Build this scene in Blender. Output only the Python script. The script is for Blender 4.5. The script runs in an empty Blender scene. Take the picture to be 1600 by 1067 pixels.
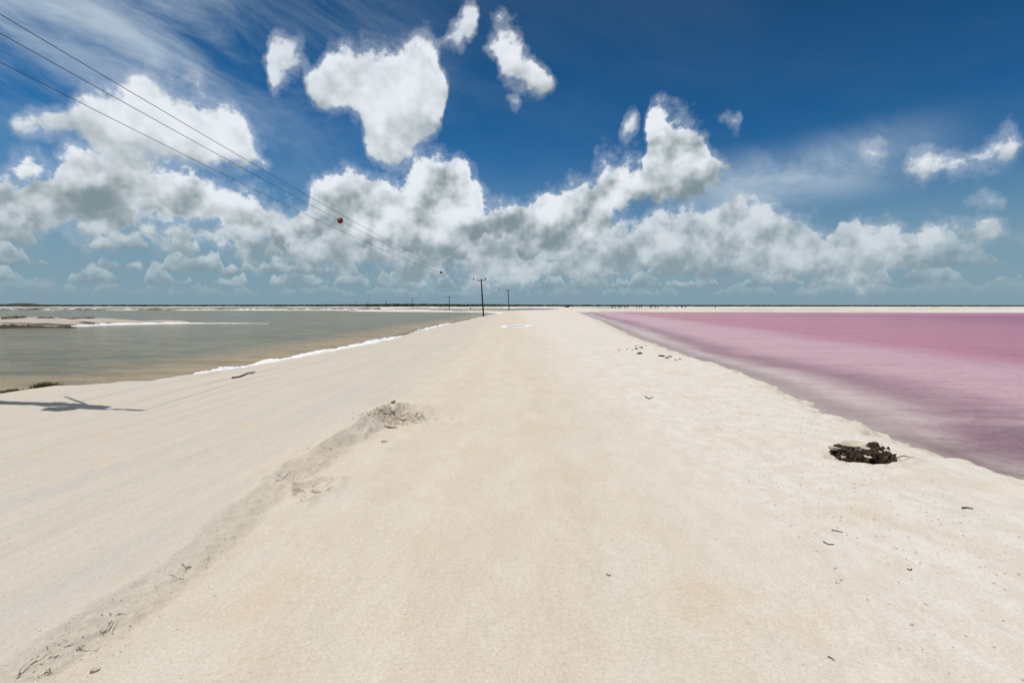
import bpy, math, random
import numpy as np
from mathutils import Vector, Matrix

random.seed(7)
R = math.radians
scene = bpy.context.scene
COL = scene.collection

# ------------------------------------------------------------------ camera
HC = 2.2                                   # eye height above the sand road
PITCH = math.atan((533.5 - 477.0) / 800.0)  # horizon sits a little above the middle
cam_d = bpy.data.cameras.new('camera')
cam_d.lens = 18.0
cam_d.sensor_width = 36.0
cam_d.clip_start = 0.1
cam_d.clip_end = 20000.0
cam = bpy.data.objects.new('camera', cam_d)
cam.location = (0, 0, HC)
cam.rotation_euler = (math.pi / 2 - PITCH, 0, 0)
COL.objects.link(cam)
scene.camera = cam

SUN_EL = R(69.0)
SUN_AZ = R(-80.0)          # measured from +Y (view) towards +X: the sun stands on the left
SUN_DIR = Vector((math.sin(SUN_AZ) * math.cos(SUN_EL), math.cos(SUN_AZ) * math.cos(SUN_EL), math.sin(SUN_EL)))
sun_d = bpy.data.lights.new('sun', 'SUN')
sun_d.energy = 3.9
sun_d.angle = R(0.5)
sun_d.color = (1.0, 0.955, 0.89)
sun = bpy.data.objects.new('sun', sun_d)
sun.rotation_euler = SUN_DIR.to_track_quat('Z', 'Y').to_euler()
sun.location = (-20, 5, 60)
COL.objects.link(sun)

scene.view_settings.view_transform = 'Standard'
scene.view_settings.look = 'None'
scene.view_settings.gamma = 1.0
scene.view_settings.exposure = 0.0
scene.view_settings.use_curve_mapping = False
scene.cycles.use_denoising = True
scene.cycles.max_bounces = 5
scene.cycles.diffuse_bounces = 2
scene.cycles.glossy_bounces = 2
scene.cycles.transparent_max_bounces = 12


# directions and points from the surveyed picture (1600 x 1067)
CP, SP = math.cos(PITCH), math.sin(PITCH)


def ray(px, py):
    X = (px - 800.0) / 800.0
    Y = (533.5 - py) / 800.0
    return (X, CP + Y * SP, -SP + Y * CP)


def G(px, py, z=0.0):
    d = ray(px, py)
    k = (z - HC) / d[2]
    return (d[0] * k, d[1] * k)


def AT(px, py, dist):
    d = ray(px, py)
    k = dist / d[1]
    return Vector((d[0] * k, dist, HC + d[2] * k))


# ------------------------------------------------------------------ node helper
class NT:
    def __init__(self, tree):
        self.t = tree
        self.n = tree.nodes
        self.l = tree.links

    def new(self, kind, **kw):
        n = self.n.new(kind)
        for k, v in kw.items():
            setattr(n, k, v)
        return n

    def put(self, sock, v):
        if v is None:
            return
        if isinstance(v, bpy.types.NodeSocket):
            self.l.new(v, sock)
        else:
            if isinstance(v, (tuple, list)) and len(v) == 3 and sock.type == 'RGBA':
                v = (*v, 1.0)
            sock.default_value = v

    def m(self, op, a, b=None, c=None, clamp=False):
        n = self.new('ShaderNodeMath', operation=op, use_clamp=clamp)
        self.put(n.inputs[0], a)
        self.put(n.inputs[1], b)
        self.put(n.inputs[2], c)
        return n.outputs[0]

    def add(self, a, b): return self.m('ADD', a, b)
    def sub(self, a, b): return self.m('SUBTRACT', a, b)
    def mul(self, a, b): return self.m('MULTIPLY', a, b)
    def div(self, a, b): return self.m('DIVIDE', a, b)
    def mn(self, a, b): return self.m('MINIMUM', a, b)
    def mx(self, a, b): return self.m('MAXIMUM', a, b)

    def ss(self, x, lo, hi, a=0.0, b=1.0):
        n = self.new('ShaderNodeMapRange', interpolation_type='SMOOTHSTEP')
        for i, v in enumerate((x, lo, hi, a, b)):
            self.put(n.inputs[i], v)
        return n.outputs[0]

    def lin(self, x, lo, hi, a=0.0, b=1.0):
        n = self.new('ShaderNodeMapRange', interpolation_type='LINEAR')
        for i, v in enumerate((x, lo, hi, a, b)):
            self.put(n.inputs[i], v)
        return n.outputs[0]

    def mix(self, f, a, b, blend='MIX'):
        n = self.new('ShaderNodeMix', data_type='RGBA', blend_type=blend)
        self.put(n.inputs['Factor'], f)
        self.put(n.inputs[6], a)
        self.put(n.inputs[7], b)
        return n.outputs[2]

    def xyz(self, x, y, z):
        n = self.new('ShaderNodeCombineXYZ')
        for i, v in enumerate((x, y, z)):
            self.put(n.inputs[i], v)
        return n.outputs[0]

    def sep(self, v):
        n = self.new('ShaderNodeSeparateXYZ')
        self.put(n.inputs[0], v)
        return n.outputs

    def vadd(self, a, b):
        n = self.new('ShaderNodeVectorMath', operation='ADD')
        self.put(n.inputs[0], a)
        self.put(n.inputs[1], b)
        return n.outputs[0]

    def vmul(self, a, b):
        n = self.new('ShaderNodeVectorMath', operation='MULTIPLY')
        self.put(n.inputs[0], a)
        self.put(n.inputs[1], b)
        return n.outputs[0]

    def noise(self, vec, scale, detail=6.0, rough=0.5, dist=0.0, lac=2.0, ntype='FBM'):
        n = self.new('ShaderNodeTexNoise', noise_dimensions='3D')
        try:
            n.noise_type = ntype
        except Exception:
            pass
        self.put(n.inputs['Vector'], vec)
        n.inputs['Scale'].default_value = scale
        n.inputs['Detail'].default_value = detail
        n.inputs['Roughness'].default_value = rough
        n.inputs['Lacunarity'].default_value = lac
        n.inputs['Distortion'].default_value = dist
        return n.outputs[0]

    def voro(self, vec, scale, feature='F1', smooth=None, rand=1.0):
        n = self.new('ShaderNodeTexVoronoi', feature=feature)
        self.put(n.inputs['Vector'], vec)
        n.inputs['Scale'].default_value = scale
        n.inputs['Randomness'].default_value = rand
        if smooth is not None and 'Smoothness' in n.inputs:
            n.inputs['Smoothness'].default_value = smooth
        return n.outputs['Distance']

    def attr(self, name):
        n = self.new('ShaderNodeAttribute', attribute_name=name)
        return n.outputs['Fac']

    def curve(self, x, pts):
        n = self.new('ShaderNodeFloatCurve')
        c = n.mapping.curves[0]
        pts = sorted(pts)
        c.points[0].location = pts[0]
        c.points[1].location = pts[-1]
        for p in pts[1:-1]:
            c.points.new(*p)
        for p in c.points:
            p.handle_type = 'VECTOR'
        n.mapping.use_clip = False
        n.mapping.update()
        self.put(n.inputs['Value'], x)
        return n.outputs[0]


# ------------------------------------------------------------------ world: sky and clouds
W = bpy.data.worlds.new('World')
scene.world = W
W.use_nodes = True
w = NT(W.node_tree)
for n in list(w.n):
    w.n.remove(n)
W.cycles.sampling_method = 'NONE'
SKY_STRENGTH = 0.085

sky = w.new('ShaderNodeTexSky', sky_type='NISHITA')
sky.sun_disc = False
sky.sun_elevation = SUN_EL
sky.sun_rotation = SUN_AZ
sky.altitude = 0.0
sky.air_density = 1.0
sky.dust_density = 0.9
sky.ozone_density = 6.0

dirv = w.new('ShaderNodeTexCoord').outputs['Generated']
dx, dy, dz = w.sep(dirv)[:3]
hyp = w.m('SQRT', w.mx(w.add(w.mul(dx, dx), w.mul(dy, dy)), 1e-5))
tan_el = w.div(dz, hyp)                     # tangent of elevation
azi = w.m('ARCTAN2', dx, dy)                # azimuth from the view axis
cylp = w.xyz(w.div(dx, hyp), w.div(dy, hyp), tan_el)   # seamless cylinder coordinate
# the weather repeats, mirrored, round the rest of the horizon
fold = w.div(w.m('PINGPONG', w.add(azi, math.pi / 4), math.pi / 2), math.pi / 2)


def prof(points):
    """picture points (x, y) of a cloud outline -> curve points (azimuth, tan elevation)"""
    out = []
    for px, py in points:
        d = ray(px, py)
        a = math.atan2(d[0], d[1])
        out.append((min(1.0, max(0.0, (a + math.pi / 4) / (math.pi / 2))), d[2] / math.hypot(d[0], d[1])))
    return out


def split(rows):
    """rows (x, top, bottom); bottom < top in height; gaps get top below bottom"""
    rows = sorted(rows)
    T = prof([(x, t) for x, t, b in rows])
    B = prof([(x, b) for x, t, b in rows])

    def uniq(p):
        o = []
        for q in p:
            if o and q[0] - o[-1][0] < 1e-4:
                continue
            o.append(q)
        return o
    return uniq(T), uniq(B)


def cloud_layer(under, rows, seed, scale, edge_top, edge_base, rough_amp, lit, dark, soft=0.3, shade_gain=1.0,
                opacity=1.0, warp=0.012, relief=1.6, base_bias=0.0, fill=1.0):
    T, B = split(rows)
    p = w.vadd(cylp, (seed, seed * 0.37, seed * 1.7))
    low = w.noise(p, scale * 0.45, 2.0, 0.5)
    n0 = w.noise(p, scale, 7.0, 0.63)
    up = w.vadd(p, (-0.010, 0.0, 0.030))
    c0 = w.noise(p, scale * 1.3, 3.0, 0.55)
    ff = w.add(fold, w.mul(w.sub(c0, 0.5), warp * 1.6))
    tt = w.add(tan_el, w.mul(w.sub(low, 0.5), warp * 2.0))
    top = w.curve(ff, T)
    base = w.curve(ff, B)
    e = w.mn(w.div(w.sub(top, tt), edge_top), w.div(w.sub(tt, base), edge_base))
    e = w.mn(w.mul(e, fill), 1.7)
    dens = w.add(e, w.mul(w.sub(n0, 0.5), rough_amp))
    alpha = w.mul(w.mx(w.ss(dens, 0.0, soft), w.ss(dens, -0.40, 0.30, 0.0, 0.26)), opacity)   # torn, translucent fringes
    alpha = w.mul(alpha, w.ss(tan_el, 0.0, 0.02))
    # sunlit tops, grey bases, relief of the billows
    thick = w.mx(w.sub(top, base), 0.03)
    r = w.div(w.sub(tt, base), thick)
    c1 = w.noise(up, scale * 1.3, 3.0, 0.55)
    s = w.add(w.add(w.mul(r, 0.85 * shade_gain), base_bias), w.mul(w.sub(c0, c1), relief))
    s = w.add(s, w.mul(w.sub(n0, 0.5), 0.55))
    s = w.add(s, w.mul(w.sub(low, 0.5), 1.0))
    # thin rims scatter light
    s = w.add(s, w.ss(dens, 0.55, 0.05, 0.0, 0.32))
    shade = w.ss(s, -0.30, 1.00)
    colr = w.mix(shade, dark, lit)
    return w.mix(alpha, under, colr)


K = 1.0 / SKY_STRENGTH


def C(r, g, b):
    return (r * K, g * K, b * K)


# a deep, saturated tropical blue that darkens upwards
skyc = w.mix(1.0, sky.outputs[0], (0.15, 0.59, 0.85), 'MULTIPLY')
deep = w.ss(tan_el, 0.12, 0.75)
skyc = w.mix(deep, skyc, w.mix(1.0, skyc, (0.62, 0.56, 0.54), 'MULTIPLY'))
# moist grey-blue air low over the lagoons
low_air = w.m('POWER', w.ss(tan_el, 0.0, 0.34, 1.0, 0.0), 1.3)
skyc = w.mix(w.mul(low_air, 0.86), skyc, C(0.225, 0.345, 0.420))
# cirrus veils
cp = w.vmul(cylp, (1.0, 1.0, 1.0))
cz = w.add(w.mul(tan_el, 1.0), w.mul(azi, 0.32))
cir = w.noise(w.xyz(w.mul(azi, 3.4), w.mul(cz, 8.0), 3.3), 1.0, 6.0, 0.64, dist=0.5)
cir2 = w.noise(w.vadd(cylp, (4.0, 1.0, 2.0)), 1.7, 3.0, 0.5)
veilL = w.mul(w.ss(fold, 0.52, 0.0), w.ss(tan_el, 0.10, 0.40))
veilR = w.mul(w.ss(w.m('ABSOLUTE', w.sub(tan_el, w.add(0.225, w.mul(w.sub(fold, 0.85), 0.12)))), 0.075, 0.0),
              w.mul(w.ss(fold, 0.66, 0.76), w.ss(fold, 0.97, 0.86)))
veil = w.add(w.mul(w.mul(w.ss(cir, 0.32, 0.74), w.ss(cir2, 0.26, 0.58)), w.add(w.mul(veilL, 0.80), 0.03)),
             w.mul(w.ss(cir, 0.25, 0.62), w.mul(veilR, 0.62)))
skyc = w.mix(veil, skyc, C(0.56, 0.66, 0.74))

# far cumulus in rows, one behind the other, flat-based and hazier towards the horizon
def row(under, seed, base, H, fx, sc, cover, op, lit, dark):
    q = w.xyz(w.div(dx, hyp), w.div(dy, hyp), seed)
    hill = w.noise(q, fx, 3.0, 0.55)
    hgt = w.mul(w.m('MULTIPLY', w.sub(hill, 0.5 - cover), 6.0), H)
    b2 = w.add(base, w.mul(w.sub(hill, 0.5), H * -0.35))
    n0 = w.noise(w.vadd(cylp, (seed, 0, seed)), sc, 5.0, 0.6)
    rel = w.sub(tan_el, b2)
    e = w.mn(w.div(w.sub(hgt, rel), H * 0.55), w.div(rel, H * 0.30))
    dens = w.add(w.mn(w.mul(e, 1.3), 1.2), w.mul(w.sub(n0, 0.5), 2.4))
    a = w.mul(w.ss(dens, 0.0, 0.5), op)
    a = w.mul(a, w.ss(fold, 1.0, 0.80, 0.70, 1.0))
    r = w.div(rel, w.mx(hgt, H * 0.4))
    sd = w.ss(w.add(w.mul(r, 0.9), w.mul(w.sub(n0, 0.5), 1.6)), 0.0, 0.95)
    return w.mix(a, under, w.mix(sd, dark, lit))


skyc = row(skyc, 17.3, 0.016, 0.020, 20.0, 60.0, 0.11, 0.60, C(0.39, 0.49, 0.54), C(0.22, 0.32, 0.37))
skyc = row(skyc, 1.3, 0.032, 0.028, 17.0, 46.0, 0.11, 0.85, C(0.50, 0.60, 0.64), C(0.20, 0.29, 0.335))
skyc = row(skyc, 4.9, 0.054, 0.040, 13.0, 36.0, 0.11, 0.92, C(0.60, 0.68, 0.72), C(0.20, 0.28, 0.32))
skyc = row(skyc, 9.2, 0.084, 0.052, 10.0, 26.0, 0.09, 0.92, C(0.64, 0.71, 0.75), C(0.205, 0.28, 0.31))

GAP = [(0, 300, 250)]
bank_back = [(0, 318, 398), (60, 330, 396), (95, 352, 388), (130, 326, 394), (200, 318, 398), (250, 345, 390), (290, 326, 396), (345, 340, 392), (380, 326, 398), (420, 325, 402),
             (470, 330, 424), (520, 335, 432), (600, 340, 438), (700, 340, 440), (800, 340, 442), (900, 345, 436), (950, 338, 432),
             (1000, 340, 432), (1038, 321, 434), (1065, 315, 436), (1100, 307, 436), (1150, 297, 438), (1168, 312, 440),
             (1205, 320, 442), (1240, 338, 444), (1275, 345, 442), (1300, 356, 440), (1350, 341, 430), (1400, 344, 418),
             (1425, 364, 410), (1440, 350, 402), (1462, 341, 396), (1482, 358, 386), (1500, 344, 380), (1535, 338, 374), (1565, 344, 368),
             (1582, 380, 350), (1600, 380, 350)]
bank_front = [(0, 250, 354), (20, 250, 356), (60, 258, 356), (84, 270, 354), (100, 242, 354), (130, 236, 352), (200, 238, 348),
              (225, 260, 350), (260, 265, 354), (290, 270, 356), (315, 288, 356), (340, 296, 354), (365, 280, 362), (400, 290, 372),
              (420, 308, 376), (440, 322, 380), (460, 330, 380), (480, 318, 384), (492, 296, 390), (520, 275, 394), (545, 262, 396), (570, 265, 398),
              (600, 274, 400), (640, 270, 404), (665, 245, 404), (690, 226, 404), (715, 221, 404), (732, 240, 402), (738, 272, 402), (750, 290, 400), (762, 318, 400),
              (775, 300, 398), (800, 292, 400), (830, 300, 408), (850, 275, 412), (870, 284, 412), (890, 262, 410), (920, 258, 400),
              (940, 245, 372), (960, 240, 345), (990, 246, 318), (1008, 238, 310), (1012, 185, 308), (1030, 170, 308), (1060, 167, 312), (1085, 172, 308),
              (1103, 188, 298), (1112, 216, 286), (1130, 244, 274), (1138, 258, 264), (1150, 285, 255), (1170, 300, 250), (1600, 300, 250)]
upper = [(0, 220, 170), (8, 212, 180), (18, 188, 200), (40, 168, 218), (60, 155, 226), (100, 145, 240), (140, 134, 250), (160, 142, 256), (198, 140, 262),
         (214, 116, 268), (240, 111, 274), (280, 128, 276), (310, 134, 276), (330, 160, 274), (375, 170, 270), (388, 196, 268), (405, 226, 268), (425, 252, 264), (436, 285, 240), (455, 200, 100),
         (468, 150, 90), (478, 128, 130), (490, 104, 156), (503, 84, 166), (515, 66, 176), (545, 70, 188), (562, 74, 198), (575, 68, 238), (600, 58, 254), (630, 50, 250),
         (650, 47, 236), (668, 50, 220), (682, 74, 206), (692, 104, 190), (702, 150, 110), (715, 130, 50), (745, 100, 40),
         (755, 70, 76), (762, 46, 92), (772, 32, 106), (782, 25, 136), (800, 40, 142), (815, 56, 138), (830, 84, 138), (848, 108, 142), (862, 128, 134), (875, 160, 100),
         (950, 240, 140), (1320, 290, 190), (1400, 300, 220), (1410, 272, 258),
         (1424, 256, 272), (1450, 243, 278), (1500, 229, 272), (1550, 216, 256), (1588, 208, 240), (1597, 230, 222), (1600, 240, 220)]
upper2 = [(0, 200, 100), (400, 130, 60), (410, 100, 90), (416, 74, 108), (422, 60, 140), (430, 54, 158), (440, 58, 136), (455, 66, 126), (470, 78, 116), (484, 94, 108), (494, 125, 85),
          (510, 150, 60), (670, 110, 30), (682, 70, 66), (692, 54, 80), (706, 34, 78), (720, 18, 76), (733, -6, 66), (744, -4, 46), (752, 24, 22), (762, 80, -20), (785, 190, 120), (794, 150, 150), (802, 142, 172), (812, 150, 164), (822, 190, 130),
          (945, 240, 150), (960, 212, 204), (970, 186, 222), (982, 176, 210), (996, 166, 188), (1006, 200, 160), (1020, 230, 140), (1105, 215, 150), (1118, 186, 182), (1130, 168, 198), (1145, 180, 200),
          (1160, 176, 190), (1172, 215, 150), (1325, 270, 200), (1340, 238, 236), (1352, 226, 246), (1370, 223, 252), (1388, 233, 249), (1400, 270, 210), (1480, 330, 290), (1505, 312, 326), (1540, 308, 326), (1575, 312, 322), (1585, 330, 300), (1600, 350, 290)]

LIT = C(0.80, 0.845, 0.89)
LITM = C(0.70, 0.75, 0.79)
DARK = C(0.215, 0.285, 0.310)
DARKM = C(0.25, 0.32, 0.35)
skyc = cloud_layer(skyc, bank_back, 6.9, 14.0, 0.050, 0.06, 4.2, LITM, DARKM, soft=0.55, shade_gain=1.0, opacity=0.94, relief=2.6, base_bias=0.02, fill=1.3)
skyc = cloud_layer(skyc, upper2, 3.7, 17.0, 0.035, 0.035, 3.4, LIT, DARKM, soft=0.9, shade_gain=1.0, warp=0.010, relief=1.2, base_bias=0.35, opacity=0.88, fill=1.2)
skyc = cloud_layer(skyc, bank_front, 2.1, 10.5, 0.060, 0.060, 4.0, LIT, DARK, soft=0.40, shade_gain=1.05, relief=2.8, base_bias=-0.03, fill=1.15)
skyc = cloud_layer(skyc, upper, 8.9, 11.0, 0.055, 0.050, 3.9, LIT, DARKM, soft=0.60, shade_gain=0.9, warp=0.007, relief=1.7, base_bias=0.22, fill=1.25)

# moist air between the eye and the far clouds
skyc = w.mix(w.ss(tan_el, 0.20, 0.0, 0.0, 0.34), skyc, C(0.265, 0.375, 0.450))
# unseen broken cumulus added overhead to lift the shadow fill, open round the sun
ov = w.noise(w.xyz(w.div(dx, w.mx(dz, 0.2)), w.div(dy, w.mx(dz, 0.2)), 3.0), 2.3, 5.0, 0.55)
sundot = w.add(w.add(w.mul(dx, SUN_DIR.x), w.mul(dy, SUN_DIR.y)), w.mul(dz, SUN_DIR.z))
ova = w.mul(w.ss(ov, 0.47, 0.57), w.mul(w.ss(tan_el, 0.62, 0.90), w.ss(sundot, 0.992, 0.965)))
skyc = w.mix(ova, skyc, w.mix(w.ss(ov, 0.50, 0.70), C(0.80, 0.83, 0.86), C(0.52, 0.56, 0.58)))

bg = w.new('ShaderNodeBackground')
bg.inputs['Strength'].default_value = SKY_STRENGTH
w.put(bg.inputs['Color'], skyc)
wo = w.new('ShaderNodeOutputWorld')
w.l.new(bg.outputs[0], wo.inputs[0])

# ------------------------------------------------------------------ numpy noise
_ang = np.linspace(0, 2 * np.pi, 256, endpoint=False)
_GC, _GS = np.cos(_ang), np.sin(_ang)


def _hash(ix, iy, seed):
    h = (ix.astype(np.int64) * 374761393 + iy.astype(np.int64) * 668265263 + seed * 2147483647) & 0xFFFFFFFF
    h = ((h ^ (h >> 13)) * 1274126177) & 0xFFFFFFFF
    return h ^ (h >> 16)


def pn(x, y, seed=0):
    xf, yf = np.floor(x), np.floor(y)
    fx, fy = x - xf, y - yf
    ux, uy = fx * fx * fx * (fx * (fx * 6 - 15) + 10), fy * fy * fy * (fy * (fy * 6 - 15) + 10)

    def g(i, j):
        k = _hash(xf + i, yf + j, seed) & 255
        return _GC[k] * (fx - i) + _GS[k] * (fy - j)
    a = g(0, 0) * (1 - ux) + g(1, 0) * ux
    b = g(0, 1) * (1 - ux) + g(1, 1) * ux
    return (a * (1 - uy) + b * uy) * 1.5


def fbm(x, y, oct=4, seed=0, rough=0.5):
    t = np.zeros_like(x)
    amp, f = 1.0, 1.0
    for k in range(oct):
        t += amp * pn(x * f, y * f, seed + k * 17)
        amp *= rough
        f *= 2.03
    return t


def sst(x, a, b):
    t = np.clip((x - a) / (b - a), 0, 1)
    return t * t * (3 - 2 * t)


def poly_sd(x, y, poly):
    """signed distance, positive inside"""
    d2 = np.full(x.shape, 1e18)
    ins = np.zeros(x.shape, bool)
    n = len(poly)
    for i in range(n):
        x1, y1 = poly[i]
        x2, y2 = poly[(i + 1) % n]
        ex, ey = x2 - x1, y2 - y1
        L = ex * ex + ey * ey + 1e-12
        t = np.clip(((x - x1) * ex + (y - y1) * ey) / L, 0, 1)
        ddx, ddy = x - x1 - t * ex, y - y1 - t * ey
        np.minimum(d2, ddx * ddx + ddy * ddy, out=d2)
        if y1 != y2:
            c = ((y1 > y) != (y2 > y)) & (x < ex * (y - y1) / (y2 - y1) + x1)
            ins ^= c
    d = np.sqrt(d2)
    return np.where(ins, d, -d)


def line_sd(x, y, pts):
    """distance to a polyline, side (negative = left of travel), arc position"""
    best = np.full(x.shape, 1e18)
    side = np.zeros(x.shape)
    arc = np.zeros(x.shape)
    acc = 0.0
    for i in range(len(pts) - 1):
        x1, y1 = pts[i]
        x2, y2 = pts[i + 1]
        ex, ey = x2 - x1, y2 - y1
        Ln = math.hypot(ex, ey)
        t = np.clip(((x - x1) * ex + (y - y1) * ey) / (Ln * Ln), 0, 1)
        ddx, ddy = x - x1 - t * ex, y - y1 - t * ey
        d2 = ddx * ddx + ddy * ddy
        m = d2 < best
        best = np.where(m, d2, best)
        side = np.where(m, np.sign(ddx * ey - ddy * ex), side)
        arc = np.where(m, acc + t * Ln, arc)
        acc += Ln
    return np.sqrt(best) * side, arc, acc


# ------------------------------------------------------------------ plan of the place (metres)
WL = -0.40                                  # water level below the road
GW = lambda px, py: G(px, py, WL)
shore_left = [GW(*p) for p in [(-420, 700), (-100, 640), (0, 620), (50, 616), (100, 611), (160, 608), (205, 605), (255, 598), (330, 587), (400, 574),
                               (460, 563), (520, 551), (580, 539), (620, 528), (660, 517), (700, 507), (725, 501.5), (745, 497.5),
                               (765, 493.5), (784, 489.6)]]
left_back = [GW(*p) for p in [(765, 488.4), (730, 487.6), (660, 487), (600, 486.6), (545, 486.2)]]
lake_grey_poly = [(-900, 9.5), (-60, 9.5)] + shore_left + left_back + [(-90, 262), (-900, 268)]
lake_far_poly = [(-900, 292), (-66, 286), (-95, 380), (-150, 560), (-900, 560)]
shore_pink = [GW(*p) for p in [(903, 488.6), (915, 493), (935, 501), (960, 514), (990, 530), (1020, 541), (1045, 552), (1090, 568), (1130, 580),
                               (1165, 593), (1200, 609), (1245, 632), (1290, 655), (1320, 668), (1345, 680), (1378, 688), (1397, 706),
                               (1440, 721), (1490, 738), (1540, 754), (1600, 772), (1700, 800), (1900, 860)]]
pink_far = [GW(*p) for p in [(1600, 488.6), (1300, 488), (1100, 487.3), (1000, 487.2), (930, 487.4)]]
lake_pink_poly = shore_pink + [(14, 1.5), (40, -12), (900, -12), (900, 178)] + pink_far
lagoon_poly = [GW(*p) for p in [(600, 484.0), (680, 484.7), (720, 485.2), (770, 486.2), (800, 486.6), (840, 485.7), (868, 484), (886, 481.8),
                                (860, 481.3), (800, 482.2), (740, 482.5), (680, 482.3), (610, 482.6)]]
sliver_poly = [GW(*p) for p in [(872, 481.0), (960, 481.6), (1080, 481.5), (1085, 481.0), (960, 480.5), (880, 480.2)]]
sandbar_poly = [GW(*p) for p in [(-260, 512), (-60, 512), (0, 511.5), (60, 511), (120, 510.5), (170, 507.8), (235, 506.6), (300, 505.6), (300, 504.6), (220, 504.6),
                                 (160, 502.5), (130, 499.5), (60, 500), (0, 500.5), (-200, 499)]]
berm = [G(*p) for p in [(-160, 1200), (-20, 1062), (75, 1005), (150, 960), (235, 905), (310, 846), (370, 794), (425, 752), (490, 712), (560, 672), (608, 644), (640, 632)]]
pit1 = G(628, 646)
pit2 = G(487, 764)
hollow = G(1352, 730, -0.12)
puddle_c = G(806, 509, 0.0)


def lakes_sd(x, y):
    """positive = inside water"""
    s = poly_sd(x, y, lake_grey_poly)
    s = np.maximum(s, poly_sd(x, y, lake_pink_poly))
    far = y > 150
    if far.any():
        xf, yf = x[far], y[far]
        sf = np.maximum(poly_sd(xf, yf, lagoon_poly), np.maximum(poly_sd(xf, yf, lake_far_poly), poly_sd(xf, yf, sliver_poly)))
        s[far] = np.maximum(s[far], sf)
    bar = (x < -20) & (y > 40) & (y < 120)
    if bar.any():
        s[bar] = np.minimum(s[bar], -poly_sd(x[bar], y[bar], sandbar_poly))
    return s


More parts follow.
